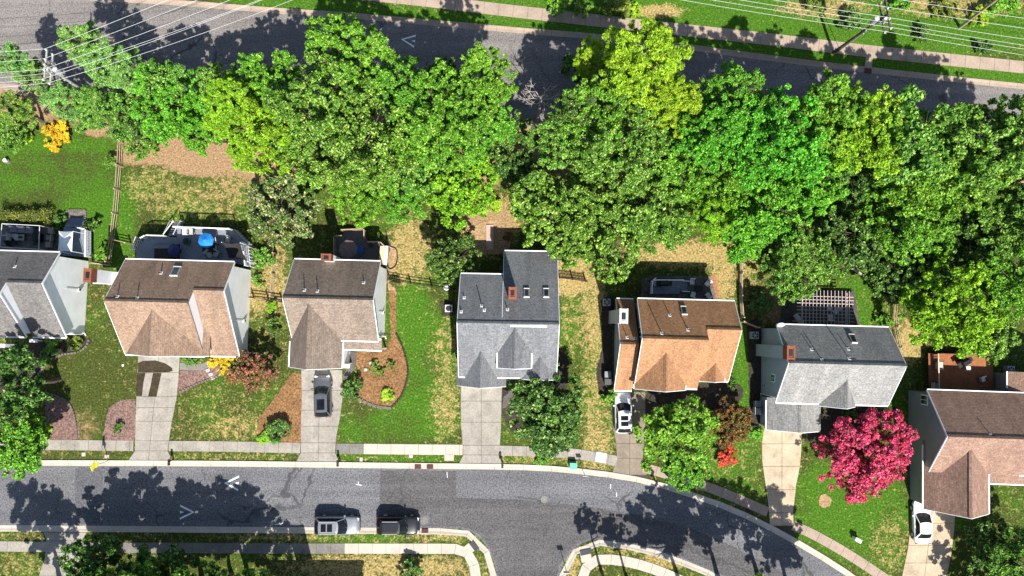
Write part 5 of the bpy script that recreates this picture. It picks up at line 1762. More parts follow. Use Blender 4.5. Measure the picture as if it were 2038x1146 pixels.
fence('split rail fence between the tan and grey brown houses', [(550, 505), (547, 545), (545, 590)], spacing=2.2, mat=M_WOOD_G)
fence('short dark rail fence joining the tan and grey brown houses', [(505, 592), (535, 596), (562, 600)], spacing=1.6, mat=M_WOOD_D)
fence('low rail fence at the back of the bare earth yard', [(430, 283), (478, 287)], spacing=1.3, mat=M_WOOD_D, h=1.0)
fence('pale rail fence beside the white side canopy', [(186, 524), (222, 528)], spacing=1.9, h=1.0)


# ================================================================== DECKS AND PATIOS
def railing(root, a, b_, z, mat, h=.95, top=.1):
    a, b_ = Vector(a), Vector(b_)
    r_ = MB().bar(a + Vector((0, 0, z + h)), b_ + Vector((0, 0, z + h)), top, .07).build('railing', mat, root)
    mb = MB()
    n = max(2, int((b_ - a).length / .16))
    for i in range(n + 1):
        q = a + (b_ - a) * (i / n)
        mb.box((q.x, q.y, z + h / 2), (.035, .035, h))
    mb.bar(a + Vector((0, 0, z + .12)), b_ + Vector((0, 0, z + .12)), .04, .06)
    mb.build('balusters', mat, r_)['kind'] = 'stuff'
    for q in (a, b_):
        MB().box((q.x, q.y, z + h / 2 + .03), (.11, .11, h + .1)).build('post', mat, r_)


def lattice(root, a, b_, z0, z1, mat, name='lattice', step=.3):
    a, b_ = Vector(a), Vector(b_)
    L_ = (b_ - a).length
    n = max(2, int(L_ / step))
    m_ = max(2, int((z1 - z0) / step))
    pn = None
    for i in range(n + 1):
        q = a + (b_ - a) * (i / n)
        mb = MB().bar(q + Vector((0, 0, z0)), q + Vector((0, 0, z1)), .09, .03)
        if pn is None:
            pn = mb.build(name, mat, root)
        else:
            mb.build('slat', mat, pn)
    for j in range(m_ + 1):
        z_ = z0 + (z1 - z0) * j / m_
        MB().bar(a + Vector((0, 0, z_)) + Vector((0, -.035, 0)), b_ + Vector((0, 0, z_)) + Vector((0, -.035, 0)), .03, .09).build('slat', mat, pn)


def deck(label, poly, z, mat, rail_idx, rmat, trim=None):
    pts = [P(u_, v_, z) for u_, v_ in poly]
    c = sum(pts, Vector()) / len(pts)
    o = thing('deck', label, 'deck', (c.x, c.y, 0))
    loc = [(p - c).to_2d().to_3d() for p in pts]
    MB().prism([(p.x, p.y) for p in loc], z - .12, z).build('deck_floor', mat, o)
    for i, p in enumerate(loc):
        q = p * .97
        MB().box((q.x, q.y, (z - .14) / 2 - .05), (.14, .14, z - .04)).build('support_post', M_WOOD_D, o)
    for i, j in rail_idx:
        railing(o, loc[i] * .985, loc[j] * .985, z, rmat)
    return o, c, loc


# H2 deck
o, c, L2 = deck('grey raised deck with white railings behind the tan house', [(272, 519), (270, 500), (288, 475), (297, 470), (334, 471), (352, 472), (353, 453), (464, 457), (491, 484), (496, 530), (470, 524)], 1.5, M_DECK_G, [(2, 3), (3, 4), (6, 7), (8, 9)], M_WHITE)
lattice(o, L2[7] + Vector((.05, .05, 0)), L2[8] + Vector((.05, .05, 0)), -.05, 1.36, M_WHITE)
lattice(o, L2[1] + Vector((-.1, 0, 0)), L2[2] + Vector((-.55, .1, 0)), .9, 2.3, M_WHITE, 'privacy_lattice')
lattice(o, L2[8] + Vector((.06, 0, 0)), L2[9] + Vector((.06, 0, 0)), -.05, 1.36, M_WHITE, 'skirt_lattice', .35)
# stairs down to the yard
sa = P(343, 468, 1.5) - c
for k in range(6):
    MB().box((sa.x, sa.y + .26 * k + .1, 1.3 - .24 * k), (1.0, .28, .06)).build('stair_tread', M_DECK_G, o)
for sg in (-1, 1):
    MB().bar((sa.x + sg * .52, sa.y, 2.4), (sa.x + sg * .52, sa.y + 1.6, 1.0), .08, .08).build('stair_rail', M_WHITE, o)
    MB().box((sa.x + sg * .52, sa.y + 1.6, .45), (.1, .1, 1.1)).build('newel_post', M_WHITE, o)
MB().bar((sa.x - .5, sa.y, 2.4), (sa.x + .5, sa.y + 1.4, 2.4), .06, .06).build('stair_rail', M_WHITE, o)


def umbrella(label, u_, v_, rpx, top, mat, n=8, z0=0.0, group='patio umbrellas'):
    p = P(u_, v_, top - .3)
    o_ = thing('patio_umbrella', label, 'umbrella', (p.x, p.y, z0), 0, group)
    r_ = rpx * PXM(top)
    h_ = top - z0
    MB().tube((0, 0, .05), (0, 0, h_), .03).build('pole', M_GREYMET, o_)
    MB().tube((0, 0, 0), (0, 0, .08), .28, .25, 14).build('base', M_DARK, o_)
    for i in range(n):
        a1, a2 = 2 * math.pi * i / n + .2, 2 * math.pi * (i + 1) / n + .2
        e1 = Vector((math.cos(a1) * r_, math.sin(a1) * r_, h_ - .5))
        e2 = Vector((math.cos(a2) * r_, math.sin(a2) * r_, h_ - .5))
        t_ = Vector((0, 0, h_))
        m1 = (t_ + e1) / 2 + Vector((0, 0, -.03)); m2 = (t_ + e2) / 2 + Vector((0, 0, -.03))
        dn = Vector((0, 0, -.02))
        mb = MB().add([t_, m1, m2, e1, e2, e1 + Vector((0, 0, -.12)), e2 + Vector((0, 0, -.12))], [(0, 1, 2), (1, 3, 4, 2), (3, 5, 6, 4)])
        mb.build('canopy_panel', mat, o_)
        MB().tube(t_ + dn * 2, e1 + dn * 2, .012, .01, 5).build('rib', M_GREYMET, o_)
    return o_


umbrella('bright blue patio umbrella on the grey deck', 408, 478, 16, 3.7, plain('blue_canvas', (0.012, 0.17, 0.5), .7, var=.15), z0=1.5)
umbrella('dark navy umbrella in the shade beside the hot tub', 344, 497, 13, 3.1, plain('navy_canvas', (0.02, 0.025, 0.11), .7), z0=1.5)
umbrella('taupe octagonal umbrella on the dark deck', 692, 495, 19, 3.2, plain('taupe_canvas', (0.17, 0.12, 0.115), .8, var=.15), z0=.8)

o = thing('hot_tub', 'square brown hot tub under the navy umbrella', 'hot tub', P(335, 502, 1.5))
MB().box((0, 0, .28), (2.4, 1.5, .56)).build('cabinet', plain('tub_brown', (.045, .03, .022), .7), o)
MB().box((0, .55, .585), (2.5, .4, .05)).build('step_ledge', M_DECK_G, o)
MB().box((-.1, -.2, .59), (2.0, .9, .06)).build('cover', plain('tub_cover', (.03, .022, .018), .8), o)
for k in range(4):
    MB().box((-1.05 + .7 * k, .765, .28), (.6, .03, .4)).build('panel', plain('tub_panel', (.06, .04, .03), .7), o)


def chair(label, u_, v_, rz, z0, mat, w=.6, group='patio chairs', frame=M_DARK):
    o_ = thing('patio_chair', label, 'chair', P(u_, v_, z0 + .4) * 1 - Vector((0, 0, .4)), rz, group)
    MB().box((0, 0, .42), (w, w, .1)).build('seat', mat, o_)
    Mx = Matrix.Rotation(R(-12), 3, 'X')
    MB().box((0, w * .5, .72), (w, .08, .6), M=Mx).build('backrest', mat, o_)
    for sx in (-1, 1):
        MB().box((sx * (w / 2 + .03), .02, .62), (.07, w, .05)).build('armrest', frame, o_)
        for sy in (-1, 1):
            MB().box((sx * (w / 2 + .02), sy * w * .45, .3), (.05, .05, .6)).build('leg', frame, o_)
    return o_


M_CUSH = plain('grey_cushion', (.36, .36, .35), .9)
M_CUSHT = plain('taupe_cushion', (.3, .26, .21), .9)
M_CUSHW = plain('white_cushion', (.68, .66, .64), .9)
chair('grey patio chair right of the blue umbrella', 427, 480, R(-80), 1.5, M_CUSH)
chair('grey patio chair at the right end of the grey deck', 455, 477, R(-20), 1.5, M_CUSH)
chair('grey patio chair turned askew nearest the tan house, left', 417, 506, R(40), 1.5, M_CUSH)
chair('grey patio chair turned askew nearest the tan house, right', 431, 505, R(-30), 1.5, M_CUSH)
chair('white chair at the top railing of the grey deck, left', 370, 461, 0, 1.5, M_CUSHW, .65)
chair('white chair at the top railing of the grey deck, right', 380, 461, 0, 1.5, M_CUSH, .6)


def grill(label, u_, v_, rz, z0):
    o_ = thing('grill', label, 'grill', P(u_, v_, z0), rz, 'barbecue grills')
    MB().box((0, 0, .45), (.9, .6, .8)).build('cart', M_BLACK, o_)
    MB().profile_x([(-.3, .86), (-.3, 1.05), (-.15, 1.2), (.15, 1.2), (.3, 1.05), (.3, .86)], -.42, .42).build('lid', M_BLACK, o_)
    for sg in (-1, 1):
        MB().box((sg * .66, 0, .84), (.36, .5, .05)).build('side_shelf', M_DARK, o_)
    MB().tube((-.3, -.36, 1.0), (.3, -.36, 1.0), .02).build('handle', M_GREYMET, o_)


o = thing('patio_table', 'long black patio table beside the blue umbrella', 'table', P(423, 494, 1.5))
MB().box((0, 0, .72), (1.5, .95, .06)).build('table_top', M_BLACK, o)
for sx in (-.65, .65):
    for sy in (-.4, .4):
        MB().box((sx, sy, .34), (.07, .07, .7)).build('leg', M_BLACK, o)
MB().box((.68, 0, .77), (.06, .55, .03)).build('runner', M_CUSHW, o)
# black shade sail over the right end of the deck
o = thing('shade_sail', 'black shade sail stretched over the right end of the grey deck', 'awning', P(468, 500, 0))
corners = [P(441, 482, 3.6), P(478, 483, 3.9), P(493, 520, 3.8), P(455, 514, 3.6)]
b0 = P(468, 500, 0)
mb = MB()
N_ = 8
gridv = []
for i in range(N_ + 1):
    for j in range(N_ + 1):
        s1, s2 = i / N_, j / N_
        q = (corners[0] * (1 - s1) + corners[1] * s1) * (1 - s2) + (corners[3] * (1 - s1) + corners[2] * s1) * s2
        k = 16 * s1 * (1 - s1) * s2 * (1 - s2)
        cc = sum(corners, Vector()) / 4
        edge = 4 * max(s1 * (1 - s1) * (1 if s2 in (0, 1) else 0), s2 * (1 - s2) * (1 if s1 in (0, 1) else 0))
        q = q + (cc - q) * (.14 * edge) + Vector((0, 0, -.35 * k))
        gridv.append(q - b0)
mb.add(gridv, [(i * (N_ + 1) + j, i * (N_ + 1) + j + 1, (i + 1) * (N_ + 1) + j + 1, (i + 1) * (N_ + 1) + j) for i in range(N_) for j in range(N_)])
mb.build('canvas', plain('black_canvas', (.022, .02, .02), .9), o)
for q in corners[:3]:
    MB().tube(Vector((q.x - b0.x, q.y - b0.y, 1.4)), q - b0, .04).build('post', M_WHITE, o)
o = thing('planter', 'small dark blue round item on the grey deck', 'planter', P(374, 481, 1.5))
MB().tube((0, 0, 0), (0, 0, .4), .32, .4, 14).build('pot', plain('teal_glaze', (.015, .06, .10), .4), o)
MB().tube((0, 0, .36), (0, 0, .42), .3, .3, 12).build('soil', M_MULCH_D, o)

# H1 patio, deck, pergola
pp = struct(sheet('left_patio', [(-60, 446), (122, 456), (124, 508), (-60, 500)], .045, M_PAVER, thick=.06))
o, c, L1 = deck('blue grey deck with steps behind the left house', [(127, 452), (164, 455), (181, 458), (181, 512), (124, 508)], .7, M_DECK_G, [(1, 2), (2, 3)], M_WHITE)
sa = P(146, 449, .7) - c
for k in range(4):
    MB().box((sa.x, sa.y + .25 * k, .6 - .15 * k), (1.9 + .0 * k, .3, .07)).build('stair_tread', M_DECK_G, o)
o = thing('stone_landing', 'speckled stone landing with scalloped edge above the left deck steps', 'landing', P(153, 429, 0))
MB().box((0, 0, .03), (1.85, 1.05, .1)).build('slab', M_PAVER, o)
for k in range(9):
    MB().box((-.85 + .21 * k, .6, .06), (.17, .14, .16), rz=random.uniform(-.2, .2)).build('edging_stone', M_STONE, o)
for sg in (-1, 1):
    for k in range(4):
        MB().box((sg * 1.0, -.35 + .26 * k, .06), (.14, .2, .16)).build('edging_stone', M_STONE, o)
o = thing('canopy_tent', 'white square peaked canopy tent on the left deck', 'canopy', P(155, 485, .7))
hw, hl = .75, 1.05
pk = Vector((.25, .25, 2.75))
cs = [Vector((-hw, -hl, 2.1)), Vector((hw * .95, -hl, 2.1)), Vector((hw, hl, 2.1)), Vector((-hw * .95, hl, 2.1))]
for i in range(4):
    a, b_ = cs[i], cs[(i + 1) % 4]
    md = (a + b_) / 2 * .96 + Vector((0, 0, .05))
    MB().add([pk, a, md, b_], [(0, 1, 2), (0, 2, 3)]).build('canopy_panel', plain('white_canvas', (.72, .74, .76), .8, var=.05), o)
    MB().tube(Vector((a.x, a.y, 0)), a, .03).build('pole', M_WHITE, o)
o = thing('pergola', 'thin white open pergola frame over the left patio seating', 'pergola', P(40, 468, 0))
b0 = P(40, 468, 0)
cr_ = [P(4, 445, 2.4), P(79, 449, 2.4), P(77, 496, 2.4), P(0, 491, 2.4)]
for i in range(4):
    MB().bar(cr_[i] - b0, cr_[(i + 1) % 4] - b0, .06, .06).build('beam', M_PALEGREY, o)
    MB().bar(Vector((cr_[i].x - b0.x, cr_[i].y - b0.y, 0)), cr_[i] - b0 + Vector((0, 0, -.05)), .09, .09).build('post', M_PALEGREY, o)
MB().bar((cr_[0] + cr_[3]) / 2 - b0, (cr_[0] + cr_[3]) / 2 - b0 + Vector((.5, 0, 0)), .06, .06).build('beam', M_PALEGREY, o)
o = thing('outdoor_sofa', 'grey outdoor sofa with pale pillows under the white frame', 'sofa', P(50, 457, .05), R(-4))
MB().box((0, 0, .22), (2.6, .8, .4)).build('base', plain('wicker', (.06, .055, .05), .9), o)
MB().box((0, .36, .6), (2.6, .2, .5)).build('backrest', plain('wicker', (.06, .055, .05), .9), o)
for k in range(3):
    MB().box((-.85 + .85 * k, -.05, .47), (.8, .7, .14)).build('seat_cushion', plain('slate_cushion', (.16, .16, .18), .9), o)
for k, xx in enumerate((-1.0, -.2, .2, .9)):
    MB().box((xx, .2, .68), (.42, .16, .36), rz=.3 * (-1) ** k).build('pillow', M_CUSHW, o)
for (lb, u_, v_, rz) in (('tan patio chair of the left patio, topmost of three', 103, 460, -90), ('tan patio chair of the left patio, middle of three', 100, 473, -90), ('tan patio chair of the left patio, lowest of three', 98, 486, -90)):
    chair(lb, u_, v_, R(rz), .05, M_CUSHT, .75)
chair('grey lounge chair left of the fire table under the white frame', 29, 472, R(90), .05, M_CUSH, .75)
chair('dark chair at the lower left under the white frame', 25, 482, R(120), .05, M_DARK, .7)
o = thing('fire_table', 'square table with dark centre under the white frame', 'table', P(46, 473, .05))
MB().box((0, 0, .36), (.75, .65, .08)).build('table_top', M_CUSHT, o)
MB().box((0, 0, .41), (.4, .25, .03)).build('burner', M_BLACK, o)
for sx in (-.3, .3):
    for sy in (-.25, .25):
        MB().box((sx, sy, .17), (.08, .08, .34)).build('leg', M_DARK, o)
grill('black grill right of the white pergola frame', 82, 474, R(90), .05)
for (lb, u_, v_) in (('round potted plant beside the tan chairs, upper', 118, 456), ('round potted plant beside the tan chairs, lower', 126, 470)):
    o = thing('potted_plant', lb, 'potted plant', P(u_, v_, .05))
    MB().tube((0, 0, 0), (0, 0, .4), .2, .28, 12).build('pot', M_STONE, o)
    q = link('foliage', CROWN['shrub', 1], o, (0, 0, .55)); q.scale = (.35, .35, .3)
    q.material_slots[0].link = 'OBJECT'; q.material_slots[0].material = LEAF['dark']
o = thing('lawn_ornament', 'small white ornament on a dark patch of the left lawn', 'ornament', P(16, 321, 0))
MB().tube((0, 0, 0), (0, 0, .2), .3, .26, 12).build('base', M_STONE, o)
MB().tube((0, 0, .2), (0, 0, .55), .13, .2, 12).build('bowl', M_WHITE, o)

# H3 deck
o, c, L3 = deck('dark grey deck with taupe umbrella behind the grey brown house', [(668, 520), (668, 472), (683, 471), (683, 459), (728, 457), (728, 474), (736, 483), (760, 483), (774, 497), (770, 530), (757, 522)], .8, M_DECK_D, [(0, 1), (1, 2), (3, 4), (4, 5), (6, 7), (7, 8)], M_WOOD_G)
MB().bar(L3[8] + Vector((-.5, .3, 1.7)), L3[9] + Vector((-.45, .1, 1.7)), .5, .05).build('bench_rail', plain('tan_wood', (.5, .4, .27), .8), o)
MB().bar(L3[8] + Vector((-.05, .3, 1.75)), L3[9] + Vector((-.0, .1, 1.75)), .3, .05).build('white_rail', M_WHITE, o)
o = thing('blue_table', 'round bright blue table beside the taupe umbrella', 'table', P(716, 498, .8))
MB().tube((0, 0, .68), (0, 0, .74), .48, .48, 24).build('table_top', plain('blue_plastic', (.012, .11, .42), .45, var=.15), o)
MB().tube((0, 0, 0), (0, 0, .68), .06, .06, 10).build('pedestal', M_DARK, o)
MB().tube((0, 0, 0), (0, 0, .05), .3, .28, 14).build('base', M_DARK, o)
o = thing('planter', 'small black round pot on the dark grey deck', 'planter', P(739, 489, .8))
MB().tube((0, 0, 0), (0, 0, .45), .18, .24, 12).build('pot', M_BLACK, o)
MB().tube((0, 0, .4), (0, 0, .47), .19, .19, 10).build('soil', M_MULCH_D, o)
# black curved edging strip
ln = smooth_px([(768, 460), (773, 480), (777, 490), (788, 495), (791, 510), (788, 527), (778, 535), (770, 530)], 4)
o = thing('edging_strip', 'black curved edging strip round the tan bed right of the dark deck', 'edging', ln[0])
for a, b_ in zip(ln[:-1], ln[1:]):
    MB().bar(a - ln[0] + Vector((0, 0, .06)), b_ - ln[0] + Vector((0, 0, .06)), .1, .14).build('segment', M_BLACK, o)


def stone_edge(label, pts, size=.32, mat=M_STONE):
    ln_ = resample(smooth_px(pts, 5), size * 1.12)
    o_ = thing('stone_edging', label, 'edging', ln_[0])
    for a, b_ in zip(ln_[:-1], ln_[1:]):
        d = b_ - a
        MB().box((a + b_) / 2 - ln_[0] + Vector((0, 0, .06)), (size * random.uniform(.8, 1), size * .6, .14 + random.uniform(0, .05)), rz=math.atan2(d.y, d.x) + random.uniform(-.15, .15)).build('stone', mat, o_)


stone_edge('row of dark stones along the foot of the long mulch bed', [(712, 793), (735, 804), (755, 810), (778, 812)], .5)
stone_edge('curved stone edging round the right side of the long mulch bed', [(778, 812), (800, 785), (812, 740), (803, 695), (789, 664)], .3, M_MULCH_D)
stone_edge('curved stone edging of the bed before the left house', [(178, 675), (170, 692), (150, 702), (118, 707), (97, 722), (76, 745)], .3)
stone_edge('curved stone edging of the pinkish bed at the far left', [(90, 780), (118, 790), (140, 805), (151, 838), (154, 872)], .28)
stone_edge('curved stone edging of the bed right of the stained driveway', [(357, 780), (395, 763), (430, 750), (455, 738)], .28)
for i, (u_, v_) in enumerate([(414, 737), (420, 745), (424, 752)]):
    o = thing('stepping_stone', ['topmost', 'middle', 'lowest'][i] + ' pinkish stepping stone before the tan house', 'stepping stone', P(u_, v_, 0), R(20), 'stepping stones before the tan house')
    MB().box((0, 0, .04), (.42, .3, .1)).build('slab', plain('pink_stone', (.5, .38, .36), .9), o)
    MB().box((.02, 0, .095), (.36, .24, .02)).build('worn_top', plain('pink_stone_top', (.56, .44, .42), .9), o)
for i, (u_, v_) in enumerate([(728, 735), (738, 722), (749, 720)]):
    o = thing('garden_stone', ['lowest', 'middle', 'rightmost'][i] + ' pale boulder in the mulch before the grey brown house', 'stone', P(u_, v_, 0), i, 'pale boulders in the long mulch bed')
    MB().tube((0, 0, 0), (0, 0, .16), .22, .2, 9).build('boulder', M_CONC_NEW, o)
    MB().tube((0, 0, .16), (0, 0, .24), .2, .1, 9).build('boulder_top', M_CONC_NEW, o)

# H4 wooden walkway and side items
o = thing('walkway', 'pinkish wooden walkway behind the slate house', 'walkway', P(975, 472, 0))
for k in range(18):
    MB().box((0, -1.25 + .147 * k, .12), (.78, .135, .05)).build('plank', plain('pink_planks', (.42, .30, .25), .8, var=.2), o)
for sx in (-.3, .3):
    MB().box((sx, 0, .05), (.08, 2.6, .1)).build('joist', M_WOOD_D, o)
o = thing('ac_unit', 'grey air conditioner in the dark corner left of the slate house', 'air conditioner', P(894, 614, 0), 0, 'air conditioners')
MB().box((0, 0, .4), (.75, .75, .75)).build('case', M_PALEGREY, o)
MB().tube((0, 0, .775), (0, 0, .8), .3, .3, 18).build('fan_guard', M_DARK, o)
for (lb, u_, v_) in (('round topped air conditioner beside the low garage wing', 1206, 602), ('round topped air conditioner left of the pale grey house', 1498, 667), ('air conditioner above the rear wing at the right edge', 2003, 735)):
    o = thing('ac_unit', lb, 'air conditioner', P(u_, v_, 0), 0, 'air conditioners')
    MB().box((0, 0, .38), (.75, .75, .74)).build('case', M_GREYMET, o)
    MB().tube((0, 0, .75), (0, 0, .78), .34, .34, 18).build('fan_guard', M_DARK, o)
    for k in range(3):
        MB().box((0, 0, .79), (.66, .05, .02), rz=k * math.pi / 3).build('guard_bar', M_PALEGREY, o)
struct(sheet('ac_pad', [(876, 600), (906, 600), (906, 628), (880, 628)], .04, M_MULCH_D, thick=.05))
o = thing('kettle_grill', 'round white lidded grill behind the slate house', 'grill', P(890, 573, 0))
MB().tube((0, 0, .55), (0, 0, .8), .22, .32, 16).build('bowl', M_BLACK, o)
MB().tube((0, 0, .8), (0, 0, .95), .32, .16, 16).build('lid', M_PALEGREY, o)
for k in range(3):
    a = k * 2.1
    MB().tube((math.cos(a) * .3, math.sin(a) * .3, 0), (math.cos(a) * .15, math.sin(a) * .15, .6), .02).build('leg', M_GREYMET, o)


def bin_(label, u_, v_, mat, rz=0.0):
    o_ = thing('trash_bin', label, 'bin', P(u_, v_, 0), rz, 'wheeled bins')
    MB().add([(-.25, -.3, .05), (.25, -.3, .05), (.25, .3, .05), (-.25, .3, .05), (-.3, -.36, 1.0), (.3, -.36, 1.0), (.3, .36, 1.0), (-.3, .36, 1.0)], [(3, 2, 1, 0), (4, 5, 6, 7), (0, 1, 5, 4), (1, 2, 6, 5), (2, 3, 7, 6), (3, 0, 4, 7)]).build('body', mat, o_)
    MB().box((0, 0, 1.04), (.64, .76, .08)).build('lid', mat, o_)
    for sx in (-.27, .27):
        MB().tube((sx - .03, .3, .12), (sx + .03, .3, .12), .12, .12, 12).build('wheel', M_DARK, o_)


bin_('upper grey bin beside the low garage wing', 1207, 745, plain('bin_grey', (.2, .21, .22), .5))
bin_('lower dark bin beside the low garage wing', 1207, 757, plain('bin_dark', (.06, .065, .07), .5))
bin_('grey bin left of the pale grey house garage', 1503, 803, plain('bin_grey', (.2, .21, .22), .5))
bin_('pale bin left of the pale grey house garage, lower', 1502, 815, plain('bin_pale', (.3, .31, .32), .5))

# H5 patio
struct(sheet('patio', [(1278, 556), (1300, 548), (1415, 550), (1428, 594), (1276, 594)], .045, M_PAVER, thick=.06))
o, c, L5 = deck('small raised grey deck with white railings behind the orange roofed house', [(1294, 558), (1356, 558), (1356, 572), (1352, 585), (1294, 584)], .9, M_DECK_G, [(0, 1), (0, 4)], M_WHITE)
for k in range(3):
    MB().box((L5[2].x + .15 + .25 * k, L5[2].y + .1, .75 - .25 * k), (.3, 1.1, .06)).build('stair_tread', M_DECK_G, o)
for dy in (.65, -.45):
    MB().bar(L5[2] + Vector((-.1, dy, 1.8)), L5[2] + Vector((.8, dy, 1.2)), .08, .07).build('stair_rail', M_WHITE, o)
grill('black grill on the small raised grey deck', 1318, 565, 0, .9)
chair('pale lounge chair on the small raised deck', 1303, 562, R(35), .9, M_CUSHW, .6)
for (lb, u_, v_, rz) in (('pale patio chair of the paved patio, upper left', 1377, 561, 0), ('pale patio chair of the paved patio, upper right', 1408, 564, -40), ('pale patio chair of the paved patio, lower left', 1379, 586, 160), ('pale patio chair of the paved patio, lower right', 1409, 588, 215)):
    chair(lb, u_, v_, R(rz), .05, M_CUSHW, .55)
o = thing('fire_pit', 'square black fire pit among the pale chairs', 'fire pit', P(1390, 575, .05))
MB().box((0, 0, .2), (.62, .62, .4)).build('bowl', M_BLACK, o)
MB().box((0, 0, .42), (.7, .7, .04)).build('rim', M_DARK, o)
struct(sheet('brick_border', [(1413, 549), (1424, 549), (1431, 592), (1426, 594)], .06, grainy('orange_brick', (.32, .14, .075), .25, .2, 6, 1), thick=.07))

# H6 pergola
o = thing('pergola', 'white slatted pergola behind the pale grey house', 'pergola', P(1640, 615, 0), R(-1.5))
b0 = P(1640, 615, 0)
ZP = 2.6
cu = [P(1590, 582, ZP) - b0, P(1693, 584, ZP) - b0, P(1690, 648, ZP) - b0, P(1592, 646, ZP) - b0]
pink = plain('pergola_white', (.44, .37, .34), .6, var=.06)
w_ = cu[1].x - cu[0].x
x0_, y1_, y0_ = cu[0].x, cu[0].y, cu[3].y
for k in range(9):
    yy = y1_ - .45 - (y1_ - .45 - y0_) * k / 8
    MB().box((x0_ + w_ / 2, yy, ZP), (w_ + .5, .065, .14)).build('rafter', pink, o)
for k in range(14):
    xx = x0_ + .25 + (w_ - .5) * k / 13
    MB().box((xx, (y1_ + y0_) / 2 + .05, ZP + .13), (.05, y1_ - y0_ + .25, .09)).build('slat', pink, o)
for xx in (x0_ + .35, x0_ + w_ - .35):
    MB().box((xx, (y1_ + y0_) / 2, ZP - .16), (.13, y1_ - y0_, .16)).build('beam', pink, o)
    for yy in (y1_ - .5, y0_ + .3):
        MB().box((xx, yy, ZP / 2 - .12), (.14, .14, ZP - .25)).build('post', pink, o)
struct(sheet('pergola_patio', [(1560, 575), (1700, 578), (1712, 655), (1550, 652)], .045, grainy('dark_pavers', (.09, .08, .07), .35, .3, 4, .8), thick=.06))
chair('white patio chair under the pergola, left', 1650, 612, R(20), .05, M_CUSHW, .6)
chair('white patio chair under the pergola, right', 1663, 618, R(-40), .05, M_CUSHW, .6)
chair('white patio chair under the pergola, lowest', 1652, 632, R(180), .05, M_CUSHW, .6)
o = thing('smoker_grill', 'pale cylindrical smoker left of the pergola', 'grill', P(1583, 635, 0), R(-55))
MB().tube((-.55, 0, .8), (.55, 0, .8), .26, .26, 16).build('barrel', M_PALEGREY, o)
MB().tube((.3, 0, 1.0), (.3, 0, 1.7), .06, .06, 10).build('stack', M_PALEGREY, o)
for sx in (-.4, .4):
    for sy in (-.2, .2):
        MB().box((sx, sy, .3), (.05, .05, .6)).build('leg', M_DARK, o)

# H7 deck
o, c, L7 = deck('red brown deck with railing behind the right edge house', [(1856, 703), (1975, 706), (1978, 776), (1858, 774)], .9, M_DECK_B, [(0, 1), (3, 0)], plain('brown_rail', (.22, .085, .04), .8, var=.25))
MB().bar(L7[0] + Vector((-.25, 0, .95)), L7[3] + Vector((-.25, 0, .95)), .5, .06).build('side_boards', plain('brown_rail', (.22, .085, .04), .8), o)
MB().bar(L7[0] + Vector((-.02, 0, 1.95)), L7[3] + Vector((-.02, 0, 1.95)), .12, .05).build('cap_rail', plain('tan_wood', (.5, .4, .27), .8), o)
chair('grey lounge chair at the left railing of the red brown deck', 1869, 727, R(90), .9, M_CUSH, .75)
chair('white chair in the shade of the red brown deck', 1955, 755, R(30), .9, M_CUSHW, .5)
chair('dark grey chair at the lower left of the red brown deck', 1860, 768, R(80), .9, M_CUSH, .7)
grill('dark grill with grey lid on the sunny part of the deck', 1911, 720, R(30), .9)
o = thing('side_table', 'small white side table on the red brown deck', 'table', P(1922, 733, .9))
MB().box((0, 0, .45), (.45, .45, .06)).build('table_top', M_CUSHW, o)
for sx in (-.18, .18):
    for sy in (-.18, .18):
        MB().box((sx, sy, .21), (.05, .05, .42)).build('leg', M_CUSHW, o)


